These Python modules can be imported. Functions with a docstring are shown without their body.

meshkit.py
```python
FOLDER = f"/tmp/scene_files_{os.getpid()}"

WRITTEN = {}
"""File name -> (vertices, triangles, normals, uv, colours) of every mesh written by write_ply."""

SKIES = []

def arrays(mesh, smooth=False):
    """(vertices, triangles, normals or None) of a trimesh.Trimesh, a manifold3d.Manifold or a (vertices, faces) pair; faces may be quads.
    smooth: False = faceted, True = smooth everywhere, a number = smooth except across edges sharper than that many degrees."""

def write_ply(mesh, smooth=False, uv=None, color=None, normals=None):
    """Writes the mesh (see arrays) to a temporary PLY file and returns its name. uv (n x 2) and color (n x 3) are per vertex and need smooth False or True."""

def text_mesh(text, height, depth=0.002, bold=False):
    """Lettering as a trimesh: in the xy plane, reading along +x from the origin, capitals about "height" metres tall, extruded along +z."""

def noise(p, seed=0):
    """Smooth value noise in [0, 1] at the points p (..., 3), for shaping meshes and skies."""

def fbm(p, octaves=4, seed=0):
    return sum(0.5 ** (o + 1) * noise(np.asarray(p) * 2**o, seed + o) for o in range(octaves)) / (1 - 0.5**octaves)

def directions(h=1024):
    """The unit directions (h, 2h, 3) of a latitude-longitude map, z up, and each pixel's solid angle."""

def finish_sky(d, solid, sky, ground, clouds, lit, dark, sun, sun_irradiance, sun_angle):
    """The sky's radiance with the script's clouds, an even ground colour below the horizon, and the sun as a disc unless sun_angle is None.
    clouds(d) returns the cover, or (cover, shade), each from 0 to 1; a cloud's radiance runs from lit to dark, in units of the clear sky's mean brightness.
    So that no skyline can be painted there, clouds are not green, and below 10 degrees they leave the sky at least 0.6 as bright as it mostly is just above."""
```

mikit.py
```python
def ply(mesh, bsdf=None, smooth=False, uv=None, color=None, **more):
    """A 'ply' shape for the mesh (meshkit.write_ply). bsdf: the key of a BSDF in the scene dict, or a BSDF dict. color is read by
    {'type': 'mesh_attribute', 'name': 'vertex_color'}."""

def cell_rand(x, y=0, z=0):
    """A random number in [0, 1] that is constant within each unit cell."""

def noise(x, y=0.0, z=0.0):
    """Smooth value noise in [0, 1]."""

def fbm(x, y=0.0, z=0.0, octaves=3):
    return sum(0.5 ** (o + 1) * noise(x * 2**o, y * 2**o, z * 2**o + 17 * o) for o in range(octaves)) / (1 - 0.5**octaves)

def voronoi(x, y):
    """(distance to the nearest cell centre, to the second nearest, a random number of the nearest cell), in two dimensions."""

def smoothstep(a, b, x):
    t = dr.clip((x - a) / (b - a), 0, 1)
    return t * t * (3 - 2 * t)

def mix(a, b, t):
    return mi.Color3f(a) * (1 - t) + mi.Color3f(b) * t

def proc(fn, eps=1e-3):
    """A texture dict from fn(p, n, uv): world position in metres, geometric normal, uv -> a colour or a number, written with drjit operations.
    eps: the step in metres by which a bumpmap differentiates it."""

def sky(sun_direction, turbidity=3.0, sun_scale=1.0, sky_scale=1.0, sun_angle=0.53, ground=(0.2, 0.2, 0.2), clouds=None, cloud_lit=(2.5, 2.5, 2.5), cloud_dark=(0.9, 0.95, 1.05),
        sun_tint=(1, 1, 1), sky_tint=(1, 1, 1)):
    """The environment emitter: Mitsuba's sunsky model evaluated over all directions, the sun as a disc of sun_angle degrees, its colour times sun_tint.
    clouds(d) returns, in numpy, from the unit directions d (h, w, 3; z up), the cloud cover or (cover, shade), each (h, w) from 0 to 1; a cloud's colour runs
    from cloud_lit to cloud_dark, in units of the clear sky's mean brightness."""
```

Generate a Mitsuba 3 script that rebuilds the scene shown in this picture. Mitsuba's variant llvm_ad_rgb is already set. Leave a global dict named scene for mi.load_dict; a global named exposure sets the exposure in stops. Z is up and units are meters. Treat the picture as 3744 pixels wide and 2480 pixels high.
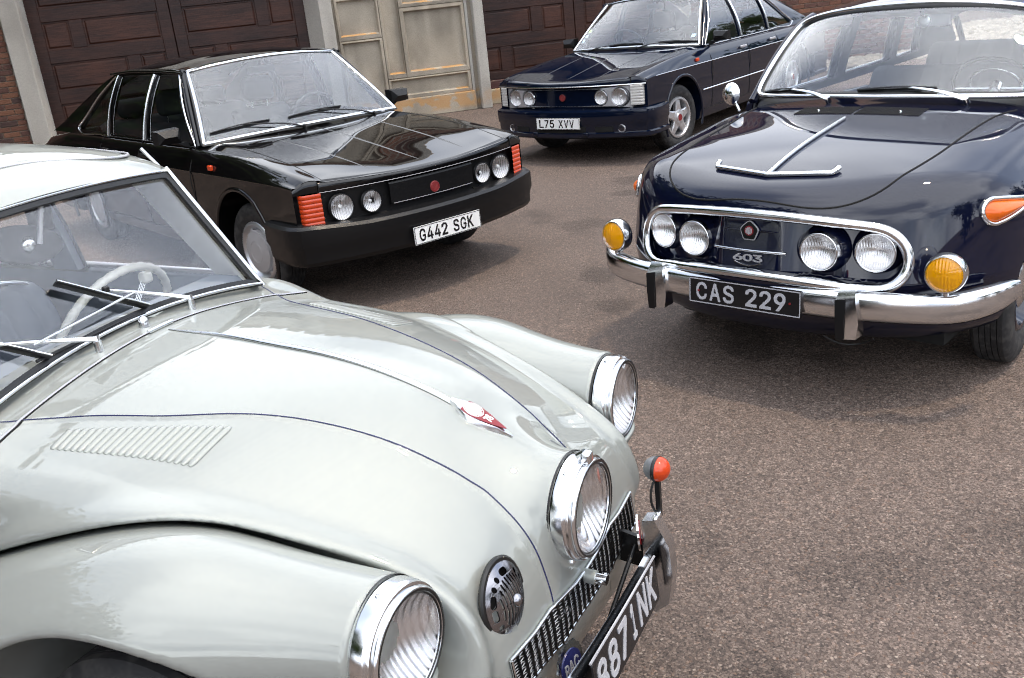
import math
import numpy as np, trimesh, manifold3d as m3, shapely, shapely.geometry as sg, shapely.affinity as sa
import drjit as dr, mitsuba as mi, mikit, meshkit
from scipy.interpolate import CubicSpline, PchipInterpolator
from scipy.ndimage import map_coordinates, gaussian_filter, spline_filter
from mikit import noise, fbm, voronoi, smoothstep, mix, proc, cell_rand

scene, labels = {}, {}
# ------------------------------------------------------------------ camera, sky, exposure
CAM_H, PITCH, ROLL, FOCAL = 1.80998, math.radians(20.1746), math.radians(6.0881), 3551.87
_f = np.array([0, math.cos(PITCH), -math.sin(PITCH)]); _r = np.array([1.0, 0, 0]); _d = np.cross(_f, _r)
_d2 = -math.sin(ROLL) * _r + math.cos(ROLL) * _d
scene['camera'] = {'type': 'perspective', 'fov': 2 * math.degrees(math.atan(1872 / FOCAL)), 'fov_axis': 'x', 'near_clip': 0.05, 'far_clip': 2000.0,
                   'to_world': mi.ScalarTransform4f().look_at(origin=[0, 0, CAM_H], target=[0, float(_f[1]), float(CAM_H + _f[2])], up=[float(-x) for x in _d2])}

def cloud_cover(d):
    z = np.maximum(d[..., 2], 0.03)
    q = np.stack([d[..., 0] / (z + .3) * .95, d[..., 1] / (z + .3) * .95, np.zeros_like(z)], -1)
    n = meshkit.fbm(q.reshape(-1, 3) + [3.1, 7.7, .3]).reshape(z.shape)
    n2 = meshkit.fbm(q.reshape(-1, 3) * 1.5 + [13.1, 1.7, 5.3]).reshape(z.shape)
    lo, hi = np.percentile(n, 8), np.percentile(n, 55)
    cover = np.clip((n - lo) / (hi - lo), 0, 1) * .3 + .7
    s = np.clip((n2 - np.percentile(n2, 40)) / (np.percentile(n2, 92) - np.percentile(n2, 40)), 0, 1)
    return cover, s * .85
scene['sky'] = mikit.sky((0.24, -0.10, 0.965), turbidity=3, sun_scale=0.17, sky_scale=1.0, sun_angle=4, clouds=cloud_cover, cloud_lit=(3.3, 3.42, 3.66), cloud_dark=(1.0, 1.14, 1.45), sun_tint=(1, .97, .93))
exposure = 3.08

# ------------------------------------------------------------------ helpers
def sm(p): return np.asarray(p, float)
def unit(v): v = sm(v); return v / (np.linalg.norm(v, axis=-1, keepdims=True) + 1e-12)
def rot_z(a): c, s = math.cos(a), math.sin(a); return np.array([[c, -s, 0], [s, c, 0], [0, 0, 1.0]])
class Frame:
    """A place on the ground: origin and heading; local x forward, y left, z up."""
    def __init__(self, x, y, a, z=0): self.R, self.t = rot_z(a), np.array([x, y, z], float)
    def __call__(self, v): return sm(v) @ self.R.T + self.t
WORLD = Frame(0, 0, 0)
def vf(m):
    if isinstance(m, trimesh.Trimesh): return np.array(m.vertices), np.array(m.faces)
    if hasattr(m, 'to_mesh'):
        q = m.to_mesh(); return np.array(q.vert_properties[:, :3], float), np.array(q.tri_verts)
    v, f = sm(m[0]), np.asarray(m[1], int)
    if f.shape[1] == 4: f = np.vstack([f[:, [0, 1, 2]], f[:, [0, 2, 3]]])
    return v, f
def cat(*ms):
    vs, fs, n = [], [], 0
    for m in ms:
        if m is None: continue
        v, f = vf(m); vs.append(v); fs.append(f + n); n += len(v)
    return np.vstack(vs), np.vstack(fs)
def mirror(m):
    if isinstance(m, tuple) and len(m) == 3: return m[0] * [1, -1, 1], m[1][:, ::-1], m[2] * [1, -1, 1]
    v, f = vf(m); v = v * [1, -1, 1]; return v, f[:, ::-1]
def both(m): return cat(m, mirror(m))
def move(m, t): v, f = vf(m); return v + t, f
def affine(m, A, t=(0, 0, 0)):
    v, f = vf(m); A = sm(A); v = v @ A.T + t
    return v, (f[:, ::-1] if np.linalg.det(A) < 0 else f)
def basis(zax, up=(0, 0, 1)):
    """Matrix whose columns are right, up', z for a thing built in its own xy plane and facing zax."""
    z = unit(zax); x = unit(np.cross(up, z)); y = np.cross(z, x); return np.stack([x, y, z], 1)
def num(name):
    if name not in scene and name not in used: used.add(name); return name
    k = 1
    while f'{name}_{k:03d}' in scene or f'{name}_{k:03d}' in used: k += 1
    used.add(f'{name}_{k:03d}'); return f'{name}_{k:03d}'
used = set()
def thing(name, label, cat_, group=None, kind=None):
    key = num(name); labels[key] = {'label': label, 'category': cat_}
    if group: labels[key]['group'] = group
    if kind: labels[key]['kind'] = kind
    return key
def add(key, mesh, mat, fr=WORLD, smooth=30, label=None, kind=None, **more):
    v, f = vf(mesh)
    if isinstance(mesh, tuple) and len(mesh) == 3:      # a mesh that brings its own normals
        scene[key] = {'type': 'ply', 'filename': meshkit.write_ply((fr(v), f), False, normals=mesh[2] @ fr.R.T), 'face_normals': False, 'bsdf': {'type': 'ref', 'id': mat}}
    else: scene[key] = mikit.ply((fr(v), f), mat, smooth=smooth, **more)
    if label or kind:
        labels.setdefault(key, {})
        if label: labels[key]['label'] = label
        if kind: labels[key]['kind'] = kind
    return key
def part(parent, name, mesh, mat, fr=WORLD, smooth=30, label=None, kind=None, **more):
    return add(num(parent + '__' + name), mesh, mat, fr, smooth, label, kind, **more)
def holder(parent, name, label=None):
    k = num(parent + '__' + name)
    if label: labels[k] = {'label': label}
    return k

def grid(P, cu=False, cv=False, flip=False):
    P = sm(P); n, m = P.shape[:2]
    i = np.arange(n if cu else n - 1); j = np.arange(m if cv else m - 1)
    I, J = np.meshgrid(i, j, indexing='ij'); I2, J2 = (I + 1) % n, (J + 1) % m
    q = np.stack([I * m + J, I2 * m + J, I2 * m + J2, I * m + J2], -1).reshape(-1, 4)
    if flip: q = q[:, ::-1]
    return vf((P.reshape(-1, 3), q))
def spl(pts, n, closed=False, t=None):
    pts = sm(pts)
    if closed: pts = np.vstack([pts, pts[:1]])
    if t is None: t = np.concatenate([[0], np.cumsum(np.linalg.norm(np.diff(pts, axis=0), axis=1))])
    c = CubicSpline(t, pts, bc_type='periodic' if closed else 'natural')
    return c(np.linspace(t[0], t[-1], n + 1)[:-1] if closed else np.linspace(t[0], t[-1], n))
def surf(ctrl, nu, nv):
    """Cubic surface through a grid of control points."""
    c = sm(ctrl); a = CubicSpline(np.linspace(0, 1, c.shape[0]), c, bc_type='natural')(np.linspace(0, 1, nu))
    return CubicSpline(np.linspace(0, 1, c.shape[1]), a, axis=1, bc_type='natural')(np.linspace(0, 1, nv))
def frames(p, closed=False, up=None):
    p = sm(p)
    t = (np.roll(p, -1, 0) - np.roll(p, 1, 0)) if closed else np.gradient(p, axis=0)
    t = unit(t)
    if up is None:
        a = np.zeros_like(p); a0 = np.cross(t[0], [0, 0, 1.0] if abs(t[0][2]) < .9 else [1.0, 0, 0]); a[0] = unit(a0)
        for i in range(1, len(p)): a[i] = unit(a[i - 1] - t[i] * (a[i - 1] @ t[i]))
    else:
        u = np.broadcast_to(sm(up), p.shape); a = unit(np.cross(t, u))
    return t, a, np.cross(t, a) if up is None else np.cross(a, t)
def tube(p, r, sides=8, closed=False, up=None, ry=None, caps=True):
    """A swept ellipse; r and ry: half width across (a) and along up (b)."""
    p = sm(p); t, a, b = frames(p, closed, up); r = np.broadcast_to(r, len(p)); ry = r if ry is None else np.broadcast_to(ry, len(p))
    w = np.arange(sides) * 2 * np.pi / sides
    P = p[:, None] + np.cos(w)[None, :, None] * a[:, None] * r[:, None, None] + np.sin(w)[None, :, None] * b[:, None] * ry[:, None, None]
    m = grid(P, closed, True, flip=up is not None)
    if closed or not caps: return m
    v, f = m; n = len(v); v = np.vstack([v, p[0], p[-1]]); k = (len(p) - 1) * sides
    e = [[n, (j + 1) % sides, j] for j in range(sides)] + [[n + 1, k + j, k + (j + 1) % sides] for j in range(sides)]
    e = np.array(e); e = e[:, ::-1] if up is None else e
    return v, np.vstack([f, e[:, ::-1]])
def sweep(p, prof, up=(0, 0, 1), closed=False, caps=True, closed_prof=True, scale=None):
    """Profile points (out, up) swept along the path; out = tangent x up."""
    p = sm(p); t, a, b = frames(p, closed, up); prof = sm(prof)
    if prof.ndim == 2: prof = np.broadcast_to(prof, (len(p),) + prof.shape)
    P = p[:, None] + prof[..., :1] * a[:, None] + prof[..., 1:] * b[:, None]
    m = grid(P, closed, closed_prof)
    if caps and not closed and closed_prof:
        v, f = m; k = prof.shape[1]; ex = []
        tri = trimesh.creation.triangulate_polygon(sg.Polygon(prof[0]), engine='earcut')
        try:
            vv, ff = tri; from scipy.spatial import cKDTree
            ix = cKDTree(prof[0]).query(vv)[1]; ff = ix[ff]
            ex = [ff[:, ::-1], ff + (len(p) - 1) * k]
            f = np.vstack([f] + ex)
        except Exception: pass
        m = (v, f)
    return m
def lathe(prof, n=32, axis='z', ang=2 * np.pi):
    """prof: (radius, height) pairs turned round the axis."""
    prof = sm(prof); full = abs(ang - 2 * np.pi) < 1e-6; w = np.arange(n) * ang / n if full else np.linspace(0, ang, n)
    P = np.stack([prof[:, None, 0] * np.cos(w), prof[:, None, 0] * np.sin(w), np.broadcast_to(prof[:, None, 1], (len(prof), len(w)))], -1)
    v, f = grid(P, False, full, flip=True)
    if axis == 'x': v = v[:, [2, 0, 1]]
    if axis == 'y': v = v[:, [1, 2, 0]]
    return v, f
def box(a, b):
    a, b = np.minimum(a, b), np.maximum(a, b)
    m = trimesh.creation.box(extents=b - a); m.apply_translation((a + b) / 2); return vf(m)
def rbox(a, b, r, seg=10):
    a, b = np.minimum(sm(a), sm(b)), np.maximum(sm(a), sm(b)); r = min(r, *((b - a) / 2.01))
    s = m3.Manifold.sphere(r, seg)
    return vf(m3.Manifold.batch_hull([s.translate([x, y, z]) for x in (a[0] + r, b[0] - r) for y in (a[1] + r, b[1] - r) for z in (a[2] + r, b[2] - r)]))
def bevel_box(a, b, c):
    """A box with chamfered edges, cheap."""
    a, b = np.minimum(sm(a), sm(b)), np.maximum(sm(a), sm(b)); P = []
    for x in (0, 1):
        for y in (0, 1):
            for z in (0, 1):
                p = np.array([(a, b)[x][0], (a, b)[y][1], (a, b)[z][2]]); s = np.array([1 - 2 * x, 1 - 2 * y, 1 - 2 * z]) * c
                P += [p + s * [0, 1, 1], p + s * [1, 0, 1], p + s * [1, 1, 0]]
    return vf(m3.Manifold.hull_points(np.array(P)))
def hull(pts): return vf(m3.Manifold.hull_points(sm(pts)))
def prism(poly, h0, h1):
    """shapely polygon in xy extruded from z=h0 to h1."""
    gs = [poly] if isinstance(poly, sg.Polygon) else list(poly.geoms)
    return cat(*[move(trimesh.creation.extrude_polygon(g, h1 - h0, engine='earcut'), [0, 0, h0]) for g in gs if g.area > 1e-9])
def man(m):
    v, f = vf(m); t = trimesh.Trimesh(v, f, process=True); t.merge_vertices(); trimesh.repair.fix_winding(t)
    q = m3.Manifold(m3.Mesh(vert_properties=np.array(t.vertices, np.float32), tri_verts=np.array(t.faces, np.uint32)))
    if q.is_empty(): print('EMPTY manifold', q.status())
    if q.volume() < 0:
        q = m3.Manifold(m3.Mesh(vert_properties=np.array(t.vertices, np.float32), tri_verts=np.array(t.faces[:, ::-1], np.uint32)))
    return q
def cyl_between(p, q, r, n=24, r2=None):
    p, q = sm(p), sm(q); L = np.linalg.norm(q - p); B = basis(q - p, (0, 0, 1) if abs(unit(q - p)[2]) < .9 else (1, 0, 0))
    m = vf(m3.Manifold.cylinder(L, r, r if r2 is None else r2, n)); return m[0] @ B.T + p, m[1]
def text(s, w, h, depth=.002, bold=True):
    m = meshkit.text_mesh(s, h, depth, bold); v = np.array(m.vertices); f = np.array(m.faces)
    lo, hi = v.min(0), v.max(0); v[:, 0] = (v[:, 0] - (lo[0] + hi[0]) / 2) * (w / (hi[0] - lo[0])); v[:, 1] = (v[:, 1] - (lo[1] + hi[1]) / 2) * (h / (hi[1] - lo[1]))
    v[:, 2] -= lo[2]; return v, f
def smin(a, b, k): h = np.clip(.5 + .5 * (b - a) / k, 0, 1); return b + (a - b) * h - k * h * (1 - h)
def smax(a, b, k): return -smin(-a, -b, k)
def sstep(a, b, x): t = np.clip((x - a) / (b - a), 0, 1); return t * t * (3 - 2 * t)
def surface_net(F, lo, hi, h, iters=4):
    """The zero surface of F(x,y,z) (negative inside) as a smooth mesh."""
    ax = [np.arange(lo[i], hi[i] + h, h) for i in range(3)]
    X, Y, Z = np.meshgrid(*ax, indexing='ij', sparse=True)
    V = np.broadcast_to(F(X, Y, Z), (len(ax[0]), len(ax[1]), len(ax[2]))).astype(np.float32)
    ins = V < 0; n = np.array(V.shape) - 1
    c = np.zeros(n, np.int8)
    for a in (0, 1):
        for b in (0, 1):
            for d in (0, 1): c += ins[a:n[0] + a, b:n[1] + b, d:n[2] + d]
    act = (c > 0) & (c < 8); idx = np.argwhere(act); ident = -np.ones(n, np.int64); ident[act] = np.arange(len(idx))
    acc = np.zeros((len(idx), 3)); cnt = np.zeros(len(idx))
    for k in range(3):
        e = np.eye(3, dtype=int)[k]; o = [i for i in range(3) if i != k]
        for s in (0, 1):
            for t in (0, 1):
                off = np.zeros(3, int); off[o[0]], off[o[1]] = s, t
                p = idx + off; q = p + e; a = V[tuple(p.T)]; b = V[tuple(q.T)]; x = (a < 0) != (b < 0)
                w = np.where(x, a / np.where(x, a - b, 1), 0)
                acc += np.where(x[:, None], off + w[:, None] * e, 0); cnt += x
    v = (idx + acc / cnt[:, None]) * h + sm(lo)
    quads = []
    for k in range(3):
        o = [(k + 1) % 3, (k + 2) % 3]; e = np.eye(3, dtype=int)
        sl = lambda s: tuple(slice(s, None) if i == k else slice(None) for i in range(3))
        a = ins[tuple(slice(None, -1) if i == k else slice(1, -1) for i in range(3))]; b = ins[tuple(slice(1, None) if i == k else slice(1, -1) for i in range(3))]
        for want in (0, 1):
            p = np.argwhere((a != b) & (a == bool(want)))
            if not len(p): continue
            p[:, o[0]] += 1; p[:, o[1]] += 1
            c4 = [p - e[o[0]] - e[o[1]], p - e[o[1]], p, p - e[o[0]]]
            q = np.stack([ident[tuple(x.T)] for x in c4], 1); quads.append(q if want else q[:, ::-1])
    q = np.vstack(quads)
    G = lambda p: np.asarray(F(p[:, 0], p[:, 1], p[:, 2]), float)
    d = h * .1
    for _ in range(iters):
        f0 = G(v); g = np.stack([(G(v + d * e) - G(v - d * e)) / (2 * d) for e in np.eye(3)], 1)
        g2 = np.maximum((g * g).sum(1), .05); st = np.clip(f0 / g2, -h, h)
        v = v - .8 * st[:, None] * g
    g = unit(np.stack([G(v + d * e) - G(v - d * e) for e in np.eye(3)], 1)); a_, b_ = vf((v, q))
    fn = unit(np.cross(a_[b_[:, 1]] - a_[b_[:, 0]], a_[b_[:, 2]] - a_[b_[:, 0]])); vn = np.zeros_like(a_)
    for k in range(3): np.add.at(vn, b_[:, k], fn)
    vn = unit(vn); bad = (vn * g).sum(1) < .8; g[bad] = vn[bad]   # keep the mesh normal on sharp edges
    return a_, b_, g
# ------------------------------------------------------------------ materials
def rgb(*c): return {'type': 'rgb', 'value': list(map(float, c))}
def two(b): return {'type': 'twosided', 'bsdf': b}
def princ(c, rough=.5, **k): return two({'type': 'principled', 'base_color': rgb(*c) if isinstance(c, tuple) else c, 'roughness': rough, **k})
def paint(c, flake=0.0, tint=None): return two({'type': 'principled', 'base_color': c if isinstance(c, dict) else rgb(*c), 'roughness': .35, 'metallic': flake, 'specular': .5, 'clearcoat': 1.0, 'clearcoat_gloss': .985})
M = scene
M['black_paint'] = two({'type': 'plastic', 'diffuse_reflectance': rgb(.0032, .003, .0034), 'int_ior': 1.52})
M['blue_paint'] = two({'type': 'plastic', 'diffuse_reflectance': rgb(.0021, .0048, .0145), 'int_ior': 1.52})
M['navy_paint'] = two({'type': 'plastic', 'diffuse_reflectance': rgb(.0026, .0038, .0145), 'int_ior': 1.58})
M['silver_paint'] = two({'type': 'blendbsdf', 'weight': .10, 'a': {'type': 'plastic', 'diffuse_reflectance': rgb(.208, .218, .205), 'int_ior': 1.62}, 'b': {'type': 'roughconductor', 'eta': rgb(1.6, 1.55, 1.6), 'k': rgb(4.2, 4.4, 4.1), 'alpha': .30, 'specular_reflectance': rgb(.8, .82, .78)}})
M['silver_trim'] = princ((.5, .5, .52), .35, metallic=.6)
M['chrome'] = two({'type': 'roughconductor', 'eta': rgb(1.6,1.55,1.5), 'k': rgb(4.6,4.7,4.8), 'alpha': .035})
M['reflector'] = two({'type': 'roughconductor', 'material': 'Al', 'alpha': .09, 'specular_reflectance': rgb(.8, .8, .8)})
M['black_chrome'] = two({'type': 'roughconductor', 'material': 'Al', 'alpha': .05, 'specular_reflectance': rgb(.34, .34, .36)})
M['grey_metal'] = princ((.13, .135, .14), .35, metallic=.5)
M['alloy'] = princ((.62, .62, .63), .32, metallic=.85)
M['wheel_grey'] = princ((.42, .42, .43), .38, metallic=.4)
M['rubber'] = princ((.012, .012, .013), .55)
M['seal'] = princ((.006, .006, .006), .4)
M['black_plastic'] = princ((.006, .006, .0065), .33, specular=.3)
M['gap'] = princ((.002, .002, .002), .9)
M['black_enamel'] = two({'type': 'plastic', 'diffuse_reflectance': rgb(.004, .004, .004), 'int_ior': 1.5})
M['glass'] = {'type': 'thindielectric', 'int_ior': 1.52, 'specular_transmittance': rgb(.97, .985, .98)}
M['pale_glass'] = {'type': 'thindielectric', 'int_ior': 1.6, 'specular_transmittance': rgb(.98, .99, .99)}
M['tinted_glass'] = {'type': 'thindielectric', 'int_ior': 1.52, 'specular_transmittance': rgb(.45, .47, .47)}
M['screen_glass'] = {'type': 'thindielectric', 'int_ior': 1.75, 'specular_transmittance': rgb(.90, .94, .94)}
M['lens'] = {'type': 'thindielectric', 'int_ior': 1.55}
M['amber_lens'] = princ((.60, .10, .004), .1, specular=.6)
M['orange_lens'] = princ((.46, .042, .006), .12, specular=.6)
M['clear_ribbed'] = princ((.42, .41, .39), .15, specular=.6)
M['yellow_lens'] = princ((.66, .28, .0), .06, specular=.8)
M['plate_white'] = princ((.74, .74, .72), .3)
M['plate_black'] = princ((.006, .006, .007), .3)
M['letter_silver'] = princ((.36, .36, .38), .45)
M['red_enamel'] = princ((.17, .012, .016), .25)
M['dull_red'] = princ((.20, .035, .035), .35)
M['lamp_bowl'] = two({'type': 'roughconductor', 'material': 'Al', 'alpha': .26, 'specular_reflectance': rgb(.68, .68, .68)})
M['navy_enamel'] = princ((.010, .012, .06), .3)
M['cream'] = princ((.88, .86, .77), .3)
M['seat_blue'] = princ((.115, .14, .18), .6)
M['lining_blue'] = princ((.19, .215, .25), .6)
M['headlining'] = princ((.6, .58, .53), .8)
M['seat_dark'] = princ((.035, .036, .04), .8)
M['seat_grey'] = princ((.045, .047, .055), .85)
M['dash_black'] = princ((.012, .012, .013), .6)
M['sticker_green'] = princ((.35, .6, .16), .5)
M['sticker_blue'] = princ((.33, .5, .66), .5)
M['mirror_face'] = two({'type': 'conductor', 'material': 'Al'})
M['tyre'] = princ(proc(lambda p, n, uv: mix((.011, .011, .012), (.028, .027, .026), smoothstep(.35, .75, fbm(p.x * 30, p.y * 30, p.z * 30)))), .75)

def asphalt(p, n, uv):
    d, d2, r = voronoi(p.x * 88, p.y * 88); e, e2, q = voronoi(p.x * 140 + 7, p.y * 140)
    big = fbm(p.x * .35 + 3, p.y * .35, 0, 4); mid = fbm(p.x * 2.2, p.y * 2.2, 1.3, 3); tint = noise(p.x * 88, p.y * 88, 4.0)
    stone = mix(mix((.10, .076, .065), (.215, .170, .147), r), mix((.17, .117, .09), (.29, .242, .213), tint), smoothstep(.45, .95, q))
    c = mix((.062, .049, .044), stone, smoothstep(.0, .22, d2 - d)); c = mix(c, mix((.065, .052, .047), (.24, .195, .172), q), .35)
    c = c * (.72 + .50 * big) * (.82 + .36 * mid) * (.50 + 1.0 * cell_rand(q * 977, r * 613, 9)) * (.80 + .4 * noise(p.x * 61 + p.y * 23, p.y * 61 - p.x * 23, 2.0))
    pale = smoothstep(.972, .99, r) * smoothstep(.5, .25, d); c = mix(c, (.36, .31, .27), pale)
    rust = smoothstep(.966, .972, q) * .4; c = mix(c, (.17, .085, .045), rust)
    damp = smoothstep(.60, .72, fbm(p.x * .5 + 11, p.y * .8, 2.0, 4)) * .28
    oil = smoothstep(.70, .78, fbm(p.x * 1.7 + 5, p.y * 1.7, 7.0, 3)) * .35; return c * (1 - damp) * (1 - oil) * mi.Color3f(.75, .715, .685)
def asphalt_h(p, n, uv):
    d, d2, r = voronoi(p.x * 88, p.y * 88); e, e2, q = voronoi(p.x * 140 + 7, p.y * 140)
    return .0042 * smoothstep(.0, .45, d2 - d) * (.4 + .6 * r) + .0016 * smoothstep(0, .4, e2 - e)
M['asphalt'] = two({'type': 'bumpmap', 'arbitrary': proc(asphalt_h, .002), 'scale': 1.0, 'bsdf': {'type': 'principled', 'base_color': proc(asphalt), 'roughness': .72, 'specular': .35}})
WX, WY, WA = -0.094, 15.375, math.radians(12.313)
WALL = Frame(WX, WY, WA); _wcos, _wsin = math.cos(WA), math.sin(WA)
def wl(p): return (p.x - WX) * _wcos + (p.y - WY) * _wsin
def concrete(base, dark, lich):
    def f(p, n, uv):
        u = wl(p); g = noise(u * 170, p.y * 170, p.z * 170); b = fbm(u * 2.1, p.y * 2, p.z * 1.6, 4); st = fbm(u * 9, 3.0, p.z * .7, 3)
        c = mix(dark, base, smoothstep(.25, .7, b * .7 + st * .3)) * (.76 + .36 * g)
        ln = fbm(u * 7 + 2, p.y * 7, p.z * 9, 4)
        up = smoothstep(.3, .8, n.z)
        band = dr.maximum(smoothstep(.34, .25, p.z) * smoothstep(.02, .12, p.z) * .8, up)
        return mix(c, mix((.42, .17, .035), (.36, .25, .12), g), lich * smoothstep(.40, .52, ln) * band)
    return proc(f)
M['concrete'] = two({'type': 'principled', 'base_color': concrete((.36, .315, .25), (.22, .19, .15), .9), 'roughness': .9, 'specular': .2})
M['concrete_pale'] = two({'type': 'principled', 'base_color': concrete((.40, .38, .34), (.30, .28, .25), .35), 'roughness': .9, 'specular': .2})
M['concrete_infill'] = two({'type': 'principled', 'base_color': concrete((.50, .435, .325), (.34, .285, .205), .8), 'roughness': .9, 'specular': .2})
def wood(dark, light):
    def f(p, n, uv):
        u = wl(p); g = fbm(u * 5, 2.0, p.z * 85, 4); v = fbm(u * 2.2 + 9, 1.0, p.z * 3.1, 3); k = fbm(u * 40, 1.0, p.z * 160, 2)
        return mix(dark, light, smoothstep(.25, .8, g * .55 + v * .45)) * (.54 + .38 * k)
    return two({'type': 'principled', 'base_color': proc(f), 'roughness': .5, 'specular': .4})
M['wood'] = wood((.022, .0075, .005), (.085, .028, .015))
M['wood_stile'] = wood((.018, .0065, .005), (.062, .021, .012))
M['wood_sill'] = wood((.07, .028, .026), (.12, .05, .045))
def brick_col(a, b):
    return lambda p, n, uv: mix(a, b, fbm(wl(p) * 14, p.y * 14, p.z * 22, 3)) * (.62 + .5 * noise(wl(p) * 90, p.y * 90, p.z * 90))
for k, (a, b) in enumerate([((.10, .045, .032), (.17, .085, .06)), ((.075, .04, .034), (.13, .07, .056)), ((.14, .065, .04), (.21, .105, .07)), ((.05, .033, .032), (.095, .058, .05))]):
    M[f'brick_{k}'] = two({'type': 'principled', 'base_color': proc(brick_col(a, b)), 'roughness': .9, 'specular': .2})
M['mortar'] = two({'type': 'principled', 'base_color': proc(lambda p, n, uv: mix((.14, .115, .09), (.22, .185, .15), fbm(wl(p) * 30, p.y * 30, p.z * 30))), 'roughness': .95, 'specular': .1})
def far_brick(p, n, uv):
    u, z = wl(p) + p.y * .3, p.z; row = dr.floor(z / .075); uu = u / .225 + .5 * (row - 2 * dr.floor(row / 2))
    fu, fz = uu - dr.floor(uu), z / .075 - row; j = dr.maximum(smoothstep(.06, .03, dr.minimum(fu, 1 - fu)), smoothstep(.13, .08, dr.minimum(fz, 1 - fz)))
    r = cell_rand(dr.floor(uu), row, 5)
    return mix(mix((.07, .038, .03), (.2, .1, .065), r) * (.8 + .4 * noise(u * 60, z * 60, 1)), (.22, .185, .15), j)
M['far_brick'] = two({'type': 'principled', 'base_color': proc(far_brick), 'roughness': .9, 'specular': .2})
M['stone_pale'] = two({'type': 'principled', 'base_color': proc(lambda p, n, uv: mix((.18, .15, .115), (.44, .39, .33), noise(p.x * 11, p.y * 11, 3.3)) * (.75 + .5 * noise(p.x * 60, p.y * 60, p.z * 60))), 'roughness': .85})
M['leaf'] = {'type': 'principledthin', 'base_color': proc(lambda p, n, uv: mix((.022, .035, .010), (.075, .11, .03), noise(p.x * 2.5, p.y * 2.5, p.z * 2.5))), 'roughness': .6, 'diff_trans': .6}
M['bark'] = princ((.06, .045, .032), .9)

# ------------------------------------------------------------------ ground
gx = np.concatenate([[-300, -60, -25], np.linspace(-12, 14, 40), [25, 60, 300]]); gy = np.concatenate([[-300, -60, -20], np.linspace(-6, 26, 40), [40, 90, 400]])
GX, GY = np.meshgrid(gx, gy, indexing='ij')
add('ground', grid(np.stack([GX, GY, 0 * GX], -1)), 'asphalt', smooth=False); labels['ground'] = {'label': 'brown grey tarmac forecourt with exposed stone chips under the cars', 'kind': 'structure'}

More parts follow.
